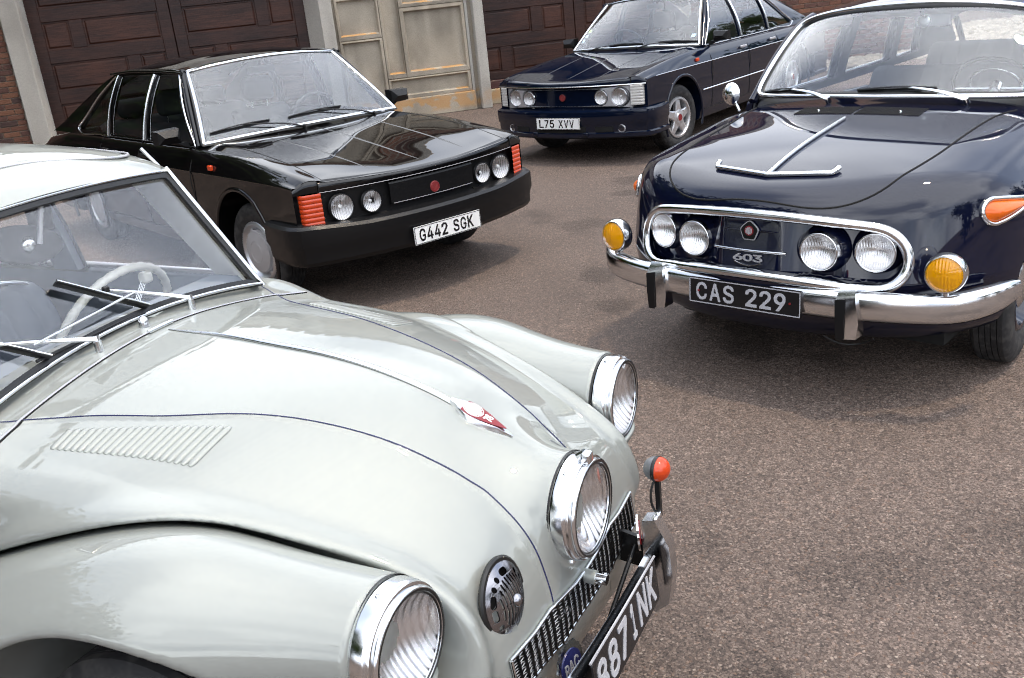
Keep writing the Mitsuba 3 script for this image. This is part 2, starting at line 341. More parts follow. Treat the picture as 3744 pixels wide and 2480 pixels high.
# ------------------------------------------------------------------ the garage building
rng = np.random.default_rng(5)
G = thing('garage_building', 'brick garage with panelled brown timber doors between grey concrete posts', 'building')
def gp(name, mesh, mat, smooth=False, **k): return part(G, name, mesh, mat, WALL, smooth, **k)
HT = 4.6
# wall cores (brick faces are laid in front of them), upper storey and parapet
part(G, 'wall', box((-16, .012, 0), (-6.46, .5, 3.05)), 'mortar', WALL, False); part(G, 'wall', box((3.52, .012, 0), (7.868, .5, 3.05)), 'mortar', WALL, False)
gp('end_wall', box((7.5, .5, 0), (7.875, 8, HT)), 'far_brick'); gp('end_wall', box((-16, .5, 0), (-15.6, 8, HT)), 'far_brick')
gp('upper_wall', box((-16, .0, 3.05), (-6.46, .5, HT)), 'far_brick'); gp('upper_wall', box((3.53, .0, 3.05), (7.88, .5, HT)), 'far_brick'); gp('upper_wall', box((-6.46, .03, 4.25), (3.53, .5, HT)), 'far_brick'); gp('parapet', bevel_box((-16.1, -.06, HT), (7.95, .6, HT + .14), .015), 'concrete_pale'); gp('dark_interior', box((-6.4, .49, .0), (3.5, .52, 3.0)), 'gap'); gp('roof', box((-15.6, .5, HT - .25), (7.5, 8, HT - .15)), 'gap')
gp('lintel', bevel_box((-6.185, -.03, 2.93), (-2.42, .4, 4.25), .01), 'concrete_pale'); gp('lintel', bevel_box((.18, -.03, 2.93), (3.32, .4, 4.25), .01), 'concrete_pale')
# left over bricks beyond the built ones stay in the material
[gp('brickwork', b_, 'far_brick') for b_ in (box((-16, 0, 0), (-7.70, .0115, 3.05)), box((-7.70, 0, 2.55), (-6.46, .0115, 3.05)), box((3.52, 0, 1.95), (7.88, .0115, 3.05)))]
bricks = []
def lay(x0, x1, z0, z1):
    for r in range(int(round(z0 / .075)), int(round(z1 / .075))):
        off = .1125 if r % 2 else 0; x = x0 - off
        while x < x1 - .02:
            a, b = max(x, x0), min(x + .215, x1)
            if b - a > .04: bricks.append((a, b, r * .075 + .005))
            x += .225
lay(-7.70, -6.46, 0, 2.55); lay(3.52, 7.88, 0, 1.95)
def seen(b): return (b[0] < -6 and b[0] > -7.15 and .3 < b[2] < 2.2) or (b[0] > 3.9 and b[2] > .7 and b[2] < 1.6 and b[0] < 6.2) or (b[0] > 6.2 and b[2] < .95)
near = [b for b in bricks if seen(b)][:298]; rest = [b for b in bricks if b not in set(near)]
def brick_mesh(b): return bevel_box((b[0], -.004 + rng.uniform(-.002, .003), b[2]), (b[1], .02, b[2] + .064), .004)
for b in near: part(G + ('__wall' if b[0] < 0 else '__wall_001'), 'brick', brick_mesh(b), f'brick_{rng.choice(4, p=[.4, .25, .2, .15])}', WALL, False)
part(G + '__wall_001', 'brickwork', cat(*[brick_mesh(b) for b in rest]), 'brick_0', WALL, False, kind='stuff')
# posts
gp('post', bevel_box((-6.445, -.06, 0), (-6.19, .4, 4.25), .012), 'concrete_pale', label='leftmost grey concrete post between brick and door')
gp('post', cat(hull([(x, y, z) for z in (0, 4.25) for x, y in ((-2.225, -.06), (-2.045, -.06), (-2.045, .4), (-2.41, .4), (-2.41, .33))])), 'concrete_pale', label='splayed concrete post right of the left door')
gp('post', bevel_box((.015, -.08, 0), (.172, .4, 4.25), .01), 'concrete_pale', label='concrete post left of the right door')
gp('post', bevel_box((3.33, -.06, 0), (3.525, .4, 4.25), .012), 'concrete_pale')
# concrete screen with recessed fields between the posts
S = holder(G, 'screen')
def frame_field(x0, x1, z0, z1, bw, name='frame', d=.075, inner=None):
    i = inner or (x0 + bw, x1 - bw, z0 + bw, z1 - bw)
    bars = [((x0, z0), (i[0], z1)), ((i[1], z0), (x1, z1)), ((i[0], z0), (i[1], i[2])), ((i[0], i[3]), (i[1], z1))]
    P = lambda x, y, z: (x, y, z)
    # splayed inner edge: outer frame at y=0, inner at y=d
    s = .028; o = [(i[0] - s, i[2] - s), (i[1] + s, i[2] - s), (i[1] + s, i[3] + s), (i[0] - s, i[3] + s)]; e = [(x0, z0), (x1, z0), (x1, z1), (x0, z1)]; n = [(i[0], i[2]), (i[1], i[2]), (i[1], i[3]), (i[0], i[3])]
    V = [(a, .006, b) for a, b in e] + [(a, .0, b) for a, b in o] + [(a, d, b) for a, b in n] + [(a, .1, b) for a, b in e]
    F = []
    for k in range(4):
        j = (k + 1) % 4; F += [[k, j, 4 + j, 4 + k], [4 + k, 4 + j, 8 + j, 8 + k], [12 + k, 12 + j, j, k]]
    part(S, name, (V, F), 'concrete', WALL, False); part(S, 'infill', box((i[0] - .01, d - .004, i[2] - .01), (i[1] + .01, .11, i[3] + .01)), 'concrete_infill', WALL, False)
gp('screen_wall', box((-2.045, .06, 0), (.015, .4, 4.25)), 'concrete')
for z0 in (.0, 1.245, 2.0): pass
frame_field(-2.0, -1.375, .0, 1.205, .07, inner=(-1.945, -1.44, .06, 1.155)); frame_field(-2.0, -1.375, 1.215, 1.80, .07, inner=(-1.945, -1.425, 1.30, 1.745)); [frame_field(-2.0, -1.375, 1.81 + .6 * k, 2.40 + .6 * k, .07) for k in range(4)]
frame_field(-1.365, -1.085, .60, 4.2, .05, inner=(-1.31, -1.115, .69, 4.15)); frame_field(-1.075, -.105, .60, 1.585, .08, inner=(-.995, -.175, .695, 1.51)); frame_field(-1.075, -.105, 1.595, 2.25, .08, inner=(-.995, -.175, 1.665, 2.18)); [frame_field(-1.075, -.105, 2.26 + .65 * k, 2.90 + .65 * k, .08) for k in range(3)]
frame_field(-1.365, -.105, .29, .59, .05, inner=(-1.31, -.175, .365, .545))
part(S, 'plinth', bevel_box((-1.37, -.02, 0), (-.06, .1, .285), .01), 'concrete', WALL, False); part(S, 'jamb', bevel_box((-.095, .015, 0), (-.05, .1, 4.2), .006), 'concrete_pale', WALL, False)
# doors
def leaf(door, x0, x1, rows, zbot, ztop, small_first, sm_w=.355):
    y = .44; st = .165
    part(door, 'backboard', box((x0, y, zbot), (x1, y + .04, ztop)), 'wood_stile', WALL, False)
    part(door, 'stile', bevel_box((x0, y - .035, zbot), (x0 + st, y + .001, ztop), .006), 'wood_stile', WALL, False); part(door, 'stile', bevel_box((x1 - st, y - .035, zbot), (x1, y + .001, ztop), .006), 'wood_stile', WALL, False)
    edges = [zbot] + [z for r in rows for z in r] + [ztop]
    for a, b in zip(edges[::2], edges[1::2]):
        part(door, 'rail', bevel_box((x0 + st, y - .034, a), (x1 - st, y + .002, b), .006), 'wood_stile', WALL, False)
    for k, (a, b) in enumerate(rows):
        sf = (k % 2 == 0) == small_first; L, R = x0 + st, x1 - st; mu = .185
        cut = (L + sm_w, L + sm_w + mu) if sf else (R - sm_w - mu, R - sm_w)
        part(door, 'muntin', bevel_box((cut[0], y - .033, a), (cut[1], y + .003, b), .006), 'wood_stile', WALL, False)
        for (p, q) in ((L, cut[0]), (cut[1], R)):
            z0, z1, c = a, b, .022
            V = [(p, y - .004, z0), (q, y - .004, z0), (q, y - .004, z1), (p, y - .004, z1)] + [(p + c, y - .004, z0 + c), (q - c, y - .004, z0 + c), (q - c, y - .004, z1 - c), (p + c, y - .004, z1 - c)] + [(p + 2 * c, y - .02, z0 + 2 * c), (q - 2 * c, y - .02, z0 + 2 * c), (q - 2 * c, y - .02, z1 - 2 * c), (p + 2 * c, y - .02, z1 - 2 * c)]
            F = [[8, 9, 10, 11]] + [[o + k2, o + (k2 + 1) % 4, o + 4 + (k2 + 1) % 4, o + 4 + k2] for o in (0, 4) for k2 in range(4)]
            part(door, 'panel', (V, F), 'wood', WALL, False)
rowsL = [(.41 + .56 * k, .785 + .56 * k) for k in range(5)]
D1 = holder(G, 'door', 'left pair of dark brown timber doors with raised panels'); D2 = holder(G, 'door', 'right pair of dark brown timber doors above a red sill')
leaf(D1, -6.20, -4.305, rowsL, .2, 2.93, True); leaf(D1, -4.295, -2.405, [(a + .015, b + .015) for a, b in rowsL], .2, 2.93, False)
rowsR = [(.477 + .546 * k, .85 + .546 * k) for k in range(5)]
leaf(D2, -.03, 1.738, rowsR, .36, 2.93, True); leaf(D2, 1.748, 3.5, rowsR, .36, 2.93, False)
part(D1, 'sill', bevel_box((-6.19, .34, .06), (-2.41, .5, .2), .01), 'wood_sill', WALL, False); part(D2, 'sill', bevel_box((.172, .33, .235), (3.33, .5, .36), .01), 'wood_sill', WALL, False)
gp('step', bevel_box((.172, .30, 0), (3.33, .5, .234), .01), 'concrete_infill'); gp('step', bevel_box((-6.19, .3, 0), (-2.41, .5, .06), .01), 'concrete')

# ------------------------------------------------------------------ gravel bed right of the building, seen through the windows of a car
def pebbles(n, x0, x1, y0, y1, s0, s1, seed):
    r = np.random.default_rng(seed); ico = trimesh.creation.icosahedron(); V0, F0 = np.array(ico.vertices), np.array(ico.faces)
    c = np.stack([r.uniform(x0, x1, n), r.uniform(y0, y1, n), np.zeros(n)], 1); s = r.uniform(s0, s1, n)
    sc = np.stack([s * r.uniform(.7, 1.2, n), s * r.uniform(.7, 1.2, n), s * r.uniform(.45, .8, n)], 1); a = r.uniform(0, 6.3, n)
    V = V0[None] * (1 + .18 * r.standard_normal((n, 12, 1))) * sc[:, None]; ca, sa_ = np.cos(a)[:, None], np.sin(a)[:, None]
    V = np.stack([V[..., 0] * ca - V[..., 1] * sa_, V[..., 0] * sa_ + V[..., 1] * ca, V[..., 2]], -1) + c[:, None] + (sc[:, 2:] * .55)[:, None] * [0, 0, 1]
    return V.reshape(-1, 3), (F0[None] + 12 * np.arange(n)[:, None, None]).reshape(-1, 3)
add('gravel', cat(pebbles(5200, 4.3, 14.5, -1.15, -.05, .03, .06, 3), pebbles(15000, 7.95, 16.5, -.1, 3.2, .03, .065, 4)), 'stone_pale', WALL, False, 'pale stone gravel spread along the foot of the brick wall', 'stuff')
labels['gravel']['category'] = 'gravel'

# ------------------------------------------------------------------ trees round the yard (they show in the paintwork and the side windows)
def tree_mesh(seed, h, w, n):
    r = np.random.default_rng(seed); c = []; cl = r.standard_normal((34, 3)); cl = unit(cl) * (r.uniform(.25, 1, (34, 1)) ** .5) * [w / 2, w / 2, h * .42] + [0, 0, h * .56]
    k = r.integers(0, len(cl), n); p = cl[k] + r.standard_normal((n, 3)) * [w * .1, w * .1, h * .075]; p[:, 2] = np.maximum(p[:, 2], .25)
    s = r.uniform(.08, .2, n)[:, None]; a = unit(r.standard_normal((n, 3))); b = unit(np.cross(a, r.standard_normal((n, 3))))
    V = np.stack([p - a * s, p + b * s * .6, p + a * s, p - b * s * .6], 1).reshape(-1, 3); F = np.arange(4 * n).reshape(-1, 4)
    return V, F
tm = tree_mesh(1, 4.6, 4.2, 3400); leaf_ply = {}
spots = [(16, 24, 1.0), (17.5, 19, .9), (18, 14.5, 1.1), (18, 10, 1.0), (18.5, 5, 1.15), (18, 0, 1.05), (16, -5, 1.2), (12, -9, 1.2), (-10.5, 13.5, 1.9), (-12.5, 10, 2.1), (-13, 6, 2.0), (-12.5, 1.5, 1.9), (-11, -3, 1.7)]
for i, (x, y, s) in enumerate(spots):
    lab = 'bushy green tree along the open side of the yard' if x > 0 else 'bushy green tree on the left side of the yard'
    t = thing('yard_tree', lab, 'tree', 'trees on the right of the yard' if x > 0 else 'trees on the left of the yard')
    fr = Frame(x, y, i * 1.7); v, f = tm; part(t, 'crown', (v * s, f), 'leaf', fr, False)
    part(t, 'trunk', tube([(0, 0, 0), (.05, .02, 1.2 * s), (0, .1, 2.6 * s)], [.16, .12, .06], 7), 'bark', fr)
# ------------------------------------------------------------------ shared car pieces
def headlamp(parent, name, fr, c, d, r, depth=.05, rim=.012, ribs=18, up=(0, 0, 1), rim_mat='chrome', dome=.22, label=None, bezel=None, rib_amp=.0022, tail=None, bowl='reflector', conc=False):
    """Lamp at c facing d: bowl reflector with fluting, lens dome, chrome rim."""
    h = holder(parent, name, label); B = basis(d, up); T = lambda m: affine(m, B, c)
    rr = np.linspace(0, 1, 25); w = np.arange(200) * 2 * np.pi / 200
    x = rr[:, None] * np.cos(w) * r; y = rr[:, None] * np.sin(w) * r
    q = np.sqrt(x ** 2 + (.55 * (y + .35 * r)) ** 2) * 1.25 if conc else x
    z = -depth * (1 - rr[:, None] ** 2) + rib_amp * np.sin(q / r * ribs * np.pi) * np.minimum(1, rr[:, None] * 2)
    part(h, 'reflector', T(grid(np.stack([x, y, z + 0 * x], -1), False, True, flip=True)), bowl, fr, True)
    if bowl == 'lamp_bowl': part(h, 'bulb', T(lathe([(r * .16, -depth * .98), (r * .13, -depth * .72), (0, -depth * .62)], 14)), 'plate_white', fr)
    a = np.linspace(0, 1, 9); part(h, 'lens', T(lathe(np.stack([a * r, r * dome * (1 - a ** 2)], 1), 40)), 'lens', fr, True)
    t = np.linspace(0, 2 * np.pi, 14)
    ring = [(r - .004 + rim * .5 + rim * .5 * math.cos(q), rim * .55 * math.sin(q) + .001) for q in np.linspace(math.pi, -math.pi * .2, 9)]
    ring = ring + ([(r + rim, -depth * .3)] if tail is None else tail)
    part(h, 'rim', T(lathe(ring, 48)), rim_mat, fr, 40)
    return h
def tyre_prof(R, rim, w):
    h = w / 2; s = R - rim
    half = [(rim - .004, .62 * h), (rim + .012, .80 * h), (rim + s * .3, .97 * h), (rim + s * .55, 1.0 * h), (rim + s * .8, .93 * h), (R - .010, .80 * h), (R, .66 * h)]
    tread = []
    for g in (.42, .14): tread += [(R + .001, (g + .10) * h), (R + .001, (g + .015) * h), (R - .007, (g + .01) * h), (R - .007, (g - .03) * h), (R + .001, (g - .035) * h)]
    p = half + tread; return p + [(a, -b) for a, b in p[::-1]]
def wheel(parent, fr, c, side, R, rim, w, style, steer=0):
    """c: hub centre in the middle of the tyre; side: +1 left of the car; the outer face looks along +-y."""
    k = holder(parent, 'wheel'); A = rot_z(steer) @ basis((0, side, 0)); T = lambda m: affine(m, A, c)
    part(k, 'tyre', T(lathe(tyre_prof(R, rim, w), 72)), 'tyre', fr, 35)
    h = w / 2
    part(k, 'drum', T(lathe([(0, -.02), (rim * .7, -.02), (rim * .95, -h * .8)], 32)), 'gap', fr)
    if style == 'trim':      # pressed steel wheel under a flat grey disc
        part(k, 'rim', T(lathe([(rim + .014, h * .80), (rim + .006, h * .9), (rim - .008, h * .93), (rim - .022, h * .72), (rim - .038, h * .55), (rim * .72, h * .40)], 48)), 'alloy', fr, 40)
        part(k, 'hubcap', T(lathe([(rim * .76, h * .50), (rim * .765, h * .80), (rim * .74, h * .93), (rim * .5, h * 1.02), (rim * .38, h * 1.045), (rim * .365, h * 1.02), (rim * .35, h * 1.045), (0, h * 1.06)], 48)), 'wheel_grey', fr, 25)
        slots = [cyl_between((rim * .83 * math.cos(a), rim * .83 * math.sin(a), h * .3), (rim * .83 * math.cos(a), rim * .83 * math.sin(a), h * .5), .012, 8) for a in np.linspace(0, 2 * np.pi, 12, endpoint=False)]
        tabs = [box((rim * .70, -.012, h * .62), (rim * .92, .012, h * .70)) for _ in (0,)]
        for a in np.linspace(0, 2 * np.pi, 6, endpoint=False): part(k, 'clip', T(affine(tabs[0], rot_z(a))), 'wheel_grey', fr)
    elif style == 'alloy':
        part(k, 'rim', T(lathe([(rim + .012, h * .80), (rim + .006, h * .94), (rim - .012, h * .96), (rim - .022, h * .8), (rim - .03, h * .2), (rim - .03, -h * .5)], 48)), 'alloy', fr, 40)
        for a in np.arange(5) * 2 * np.pi / 5 + math.pi / 2:
            sp = hull([(.02, s * .055, z) for s in (-1, 1) for z in (h * .55, h * .86)] + [(rim * .62, s * .027, z) for s in (-1, 1) for z in (h * .55, h * .9)] + [(rim - .02, s * .033, z) for s in (-1, 1) for z in (h * .5, h * .8)])
            part(k, 'spoke', T(affine(sp, rot_z(a))), 'alloy', fr, 20)
        part(k, 'hub', T(lathe([(.085, h * .5), (.085, h * .86), (.07, h * .93), (.05, h * .96), (.046, h * 1.04), (.04, h * 1.06), (0, h * 1.06)], 32)), 'alloy', fr, 25)
        part(k, 'badge', T(lathe([(.034, h * 1.06), (.034, h * 1.075), (0, h * 1.08)], 24)), 'red_enamel', fr)
    else:                    # painted steel wheel with chrome cap
        part(k, 'rim', T(lathe([(rim + .012, h * .80), (rim + .004, h * .9), (rim - .014, h * .88), (rim - .03, h * .6), (rim - .05, h * .3), (rim * .62, h * .25), (rim * .5, h * .55), (0, h * .5)], 48)), style, fr, 40)
        part(k, 'hubcap', T(lathe([(rim * .55, h * .5), (rim * .53, h * .72), (rim * .4, h * .86), (rim * .2, h * .94), (0, h * .96)], 40)), 'chrome', fr, 40)
    return k
def plate(parent, fr, c, d, w, h, s, white, tw=.86, th=.7, up=(0, 0, 1), edge=True, bulk=.006):
    k = holder(parent, 'number_plate', f'{"white" if white else "black"} plate lettered {s}'); B = basis(d, up); T = lambda m: affine(m, B, c)
    pl = sg.box(-w / 2 + .006, -h / 2 + .006, w / 2 - .006, h / 2 - .006).buffer(.006)
    part(k, 'board', T(prism(pl, -bulk, 0)), 'plate_white' if white else 'plate_black', fr, 20)
    if edge: part(k, 'border', T(prism(pl.buffer(-.002).difference(pl.buffer(-.006)), -.001, .0015)), 'plate_black' if white else 'letter_silver', fr, 20)
    n = len(s); adv = tw * w / (n - 1 + .86 * 1); x = -tw * w / 2
    for ch in s:
        if ch == ' ': x += adv * .62; continue
        cw = adv * (.34 if ch == '1' else .80)
        part(k, 'letter', T(move(text(ch, cw, th * h), [x + cw / 2 + (adv * .2 if ch == '1' else 0), 0, 0])), 'plate_black' if white else 'letter_silver', fr, 20); x += adv * (1.0 if ch != '1' else .95)
    return k
def enamel_badge(parent, fr, c, d, r, up=(0, 0, 1), ring_m='dull_red'):
    B = basis(d, up); T = lambda m: affine(m, B, c); k = holder(parent, 'badge', 'round red badge with thin upright lettering')
    part(k, 'disc', T(lathe([(r, -.006), (r, .002), (r * .93, .003), (0, .003)], 28)), 'red_enamel', fr, 25)
    part(k, 'ring', T(lathe([(r * 1.06, -.006), (r * 1.06, .003), (r * .98, .0045), (r * .95, .003)], 28)), ring_m, fr, 25)
    st = [sg.box(x * r - .004 * r / .04, -q * r, x * r + .004 * r / .04, q * r) for x, q in ((-.6, .5), (-.3, .72), (0, .8), (.3, .72), (.6, .5))] + [sg.box(-.75 * r, .36 * r, -.45 * r, .48 * r), sg.box(-.3 * r, -.1 * r, 0, .0), sg.box(.3 * r, -.1 * r, .6 * r, 0)]
    part(k, 'lettering', T(prism(shapely.union_all(st).intersection(sg.Point(0, 0).buffer(r * .88)), .003, .0042)), 'dull_red', fr)
    return k
def wiper(parent, fr, pivot, elbow, a, b, n, arm_mat, blade_mat, arm_w=.008, mid=None, link=None):
    """pivot on the scuttle; arm to elbow at the middle of the blade, which runs a..b on the glass; n: glass normal."""
    k = holder(parent, 'wiper'); n = unit(n); pivot, elbow, a, b = map(sm, (pivot, elbow, a, b))
    P = spl([pivot + n * .008, pivot + (elbow - pivot) * .3 + n * .03, pivot + (elbow - pivot) * .7 + n * .03, elbow + n * .022], 12)
    part(k, 'arm', tube(P, np.linspace(arm_w, arm_w * .55, 12), 6, up=n, ry=np.full(12, .004)), arm_mat, fr, 40)
    part(k, 'spindle', cyl_between(pivot - n * .02, pivot + n * .022, arm_w * 1.3, 14), arm_mat, fr)
    bow = spl([a + n * .012, (a + b) / 2 + n * .026, b + n * .012], 14); part(k, 'bridge', tube(bow, .0045, 6), arm_mat if arm_mat == 'black_plastic' else blade_mat, fr, 40)
    part(k, 'blade', tube(spl([a + n * .008, (a + b) / 2 + n * .008, b + n * .008], 8), .0035, 5, up=n, ry=np.full(8, .009)), blade_mat, fr, 40)
    return k
def bench(parent, name, fr, x0, x1, y0, y1, z0, zt, mat, rake=.16, pleats=0, base=None, r=.05):
    """A seat: cushion and backrest, optionally pleated; x1 is the front of the cushion."""
    k = holder(parent, name)
    part(k, 'cushion', rbox((x0, y0, z0), (x1, y1, z0 + .17), r), mat, fr, 50)
    n = max(2, pleats * 10 + 1) if pleats else 25; ys = np.linspace(y0, y1, n)
    prof = np.array([(.02, .0), (.10, .02), (.13, .2), (.12, .5), (.10, .8), (.065, .95), (.0, 1.0), (-.05, .95), (-.06, .7), (-.05, 0)])
    P = []
    for y in ys:
        e = min(1, min(y - y0, y1 - y) / (r * 1.3)); e = math.sqrt(max(0, 1 - (1 - e) ** 2)); e = .25 + .75 * e
        pl = .012 * (abs(math.sin(math.pi * (y - y0) / (y1 - y0) * pleats)) ** .6 - .6) if pleats else 0
        q = []
        for (dx, t) in prof:
            zz = z0 + .1 + (zt - z0 - .1) * (t * (.93 + .07 * e)); q.append((x0 + (dx + pl * (dx > 0)) * (.3 + .7 * e) - rake * t, y, zz))
        P.append(q)
    part(k, 'backrest', grid(P, flip=True), mat, fr, 50)
    return k
def headrest(seat, fr, c, w, h, mat):
    part(seat, 'headrest', rbox(sm(c) - [.05, w / 2, h / 2], sm(c) + [.05, w / 2, h / 2], .045), mat, fr, 50)
    for s in (-1, 1): part(seat, 'post', cyl_between(sm(c) + [0, s * w * .25, -h / 2 - .09], sm(c) + [0, s * w * .25, -h / 2 + .02], .006, 8), 'chrome', fr)
def ring(c, d, R, r, n=48, sides=10, up=(0, 0, 1), wav=0, nw=0):
    B = basis(d, up); w = np.arange(n) * 2 * np.pi / n; p = np.stack([R * np.cos(w), R * np.sin(w), 0 * w], 1)
    return tube(p @ B.T + c, r + (wav * np.sin(w * nw) if nw else 0 * w), sides, True)

# ------------------------------------------------------------------ the two 1980s saloons
def saloon(fr, blue):
    paint_ = 'blue_paint' if blue else 'black_paint'
    if blue: C = thing('parked_car', 'dark blue saloon with silver lamp surround and five spoke alloy wheels', 'car', None)
    else: C = thing('parked_car', 'black four door saloon with orange corner lamps and white plate, parked by the left door', 'car', None)
    P = lambda name, mesh, mat, smooth=30, **k: part(C, name, mesh, mat, fr, smooth, **k)
    plan = lambda x, y: x - .235 * y ** 2 * sstep(-.5, .9, x)
    # --- lower body, lofted along x
    X = sm([-4.06, -4.03, -3.9, -3.6, -3.2, -2.6, -2.0, -1.4, -.9, -.62, -.45, -.2, .1, .4, .65, .82, .93, .965, .975])
    zc = np.interp(X, [-4.06, -4.0, -3.3, -2.8, -.9, -.62, -.45, -.2, .25, .894, .975], [.80, .86, .96, .97, .975, .985, .972, .957, .905, .815, .80])
    zh = np.interp(X, [-4.06, -4.0, -3.3, -2.8, -.9, -.6, -.4, .2, .65, .9, .975], [.80, .865, .955, .962, .966, .974, .972, .935, .885, .838, .818])
    zf = np.interp(X, [-4.06, -4.0, -3.3, -.6, -.04, .35, .7, .88, .975], [.80, .86, .945, .953, .944, .915, .882, .862, .84])
    zcr = np.interp(X, [-4.06, -3.8, .8, .975], [.78, .806, .812, .80])
    ye = np.interp(X, [-4.06, -4.0, -3.8, .8, .975], [.955, .97, 1, 1, .995])
    Lf = []
    for x, a, b, c, d, e in zip(X, zc, zh, zf, zcr, ye):
        mid = (a + b) / 2 - .006; lo = .20 * float(sstep(.45, .75, x))
        sec = [(0, a), (.2, a * .93 + mid * .07), (.42, a * .45 + b * .55), (.60, b - .002), (.70, b + .002), (.735, b * .5 + c * .5 + .004), (.79, c + .001), (.822, c - .006), (.846, c - .03), (.868, (c + d) / 2 - .012), (.883, d + .012), (.888, d), (.886, d - .012), (.889, d - .1), (.889, .6), (.883, .45), (.872, .32 + lo * .8), (.855, .25 + lo * .9), (.83, .235 + lo), (.4, .235 + lo), (0, .235 + lo)]
        Lf.append([(plan(x, y * e), y * e, z) for y, z in sec])
    Lf = sm(Lf); xs = np.concatenate([np.linspace(X[k], X[k + 1], 7)[:-1] for k in range(len(X) - 1)] + [X[-1:]])
    Lf = PchipInterpolator(X, Lf, axis=0)(xs)
    full = np.concatenate([Lf, Lf[:, ::-1][:, 1:-1] * [1, -1, 1]], 1)   # closed section
    v, f = grid(full, False, True); n = full.shape[1]; k = len(full) - 1
    v = np.vstack([v, full[0].mean(0), full[-1].mean(0)]); c0, c1 = len(v) - 2, len(v) - 1
    capf = [[c0, (j + 1) % n, j] for j in range(n)] + [[c1, k * n + j, k * n + (j + 1) % n] for j in range(n)]
    body = man((v, np.vstack([f, np.array(capf)])))
    cut = m3.Manifold.batch_boolean([m3.Manifold.cylinder(2.4, .402, .402, 72).rotate([90, 0, 0]).translate([x, 1.2, .335]) for x in (.06, -2.98)], m3.OpType.Add)
    body = body - cut - m3.Manifold.cube([2.05, 1.5, .9]).translate([-2.85, -.75, .36]) - m3.Manifold.cube([.42, 1.36, .5]).translate([-1.0, -.68, .36])
    tray = m3.Manifold.hull_points(np.array([(x, s * y, z) for s in (-1, 1) for x, y, z in ((1.2, .735, .762), (1.2, .735, .545), (plan(.925, .735), .735, .762), (plan(.925, .735), .735, .545))]))
    P('body', body, paint_, 24)
    # front: lip below the bonnet edge, dark panel, lamp pockets
    yy = np.linspace(-.742, .742, 41); fx = lambda y, x: x - .235 * np.asarray(y) ** 2
    zt = np.interp(np.abs(yy), [0, .2, .42, .6, .742], [.80, .80, .807, .815, .82])
    lip = [np.stack([fx(yy, x), yy, zt * (1 - q) + .763 * q], 1) for x, q in ((.95, -.25), (.968, -.06), (.979, .12), (.981, .5), (.979, .93), (.97, 1.0), (.94, 1.0))]
    P('bonnet_lip', grid(lip, flip=True), paint_, 45)
    for s in (1, -1):
        ys = np.linspace(.746, .884, 9) * s; zz = np.interp(np.abs(ys), [.74, .79, .82, .85, .884], [.835, .84, .833, .815, .795])
        lp = [np.stack([fx(ys, x), ys, zz * (1 - q) + .763 * q], 1) for x, q in ((.965, -.05), (.979, .15), (.981, .5), (.979, .93), (.96, 1.0))]
        P('wing_lip', grid(lp, flip=s > 0), paint_, 45)
    face_m = 'black_plastic' if not blue else 'silver_trim'
    rec = np.stack([np.stack([fx(yy, .935), yy, 0 * yy + z], 1) for z in (.764, .66, .545)])
    lamps = [(.62, .655, .079), (.432, .655, .066)]
    if not blue:
        P('front_panel', grid(rec, flip=True), 'black_plastic', 45)
        yc = np.linspace(-.315, .33, 21); cp = [np.stack([fx(yc, x), yc, 0 * yc + z], 1) for x, z in ((.938, .752), (.962, .745), (.968, .735), (.968, .618), (.962, .61), (.938, .603))]
        P('grille_panel', grid(cp, flip=True), 'black_plastic', 20)
        for s in (1, -1):   # sloping trays under each pair of lamps
            P('lamp_tray', hull([(fx(y, .925), s * y, z) for y in (.34, .735) for z in (.553, .585)] + [(fx(y, .985), s * y, .553) for y in (.34, .735)]), 'black_plastic', 20)
        yq = np.linspace(-.30, .315, 21); P('panel_line', tube(np.stack([fx(yq, .9695), yq, 0 * yq + .616], 1), .0014, 6), 'wheel_grey')
        P('panel_line', tube(np.stack([fx(yy, .983), yy, 0 * yy + .763], 1), .0017, 6), 'wheel_grey')
    else:
        dark = np.stack([np.stack([fx(yy, .925), yy, 0 * yy + z], 1) for z in (.764, .66, .545)]); P('grille_panel', grid(dark, flip=True), 'blue_paint', 45)
        o = sg.box(-.742, .548, .742, .76); i = sg.box(-.42, .62, .42, .688).buffer(.046, quad_segs=8)
        for s in (1, -1): i = i.union(sg.Point(s * .432, .655).buffer(.082, quad_segs=12)).union(sg.Point(s * .635, .655).buffer(.094, quad_segs=12))
        fm = prism(o.segmentize(.03).difference(i.segmentize(.03)), 0, .03); fv = fm[0]; fv = np.stack([fx(fv[:, 0], .94 + 0 * fv[:, 0]) + fv[:, 2], fv[:, 0], fv[:, 1]], 1)
        P('lamp_surround', (fv, fm[1]), 'silver_trim', 25)
        yl = np.linspace(-.88, .88, 41); P('chrome_strip', tube(np.stack([fx(yl, .985), yl, 0 * yl + .768], 1), .007, 8), 'chrome', 40)
        for s in (1, -1): P('lamp_cup', affine(lathe([(.088, .0), (.084, -.05), (.07, -.06)], 32), basis((1, 0, 0)), (fx(.635, .965), s * .632, .655)), 'silver_trim', 40)
    for s in (1, -1):
        for (y, z, r) in lamps:
            lx = fx(y, .972 if not blue else .965) - (.004 if y > .5 else .012)
            headlamp(C, 'headlamp', fr, (lx, s * y, z), (1, s * .04, .0), r, .026, .008, 10, rim_mat='black_plastic' if not blue else 'chrome', dome=.2, bowl='lamp_bowl')
    enamel_badge(C, fr, (.973 if not blue else .938, 0, .66), (1, 0, 0), .032)
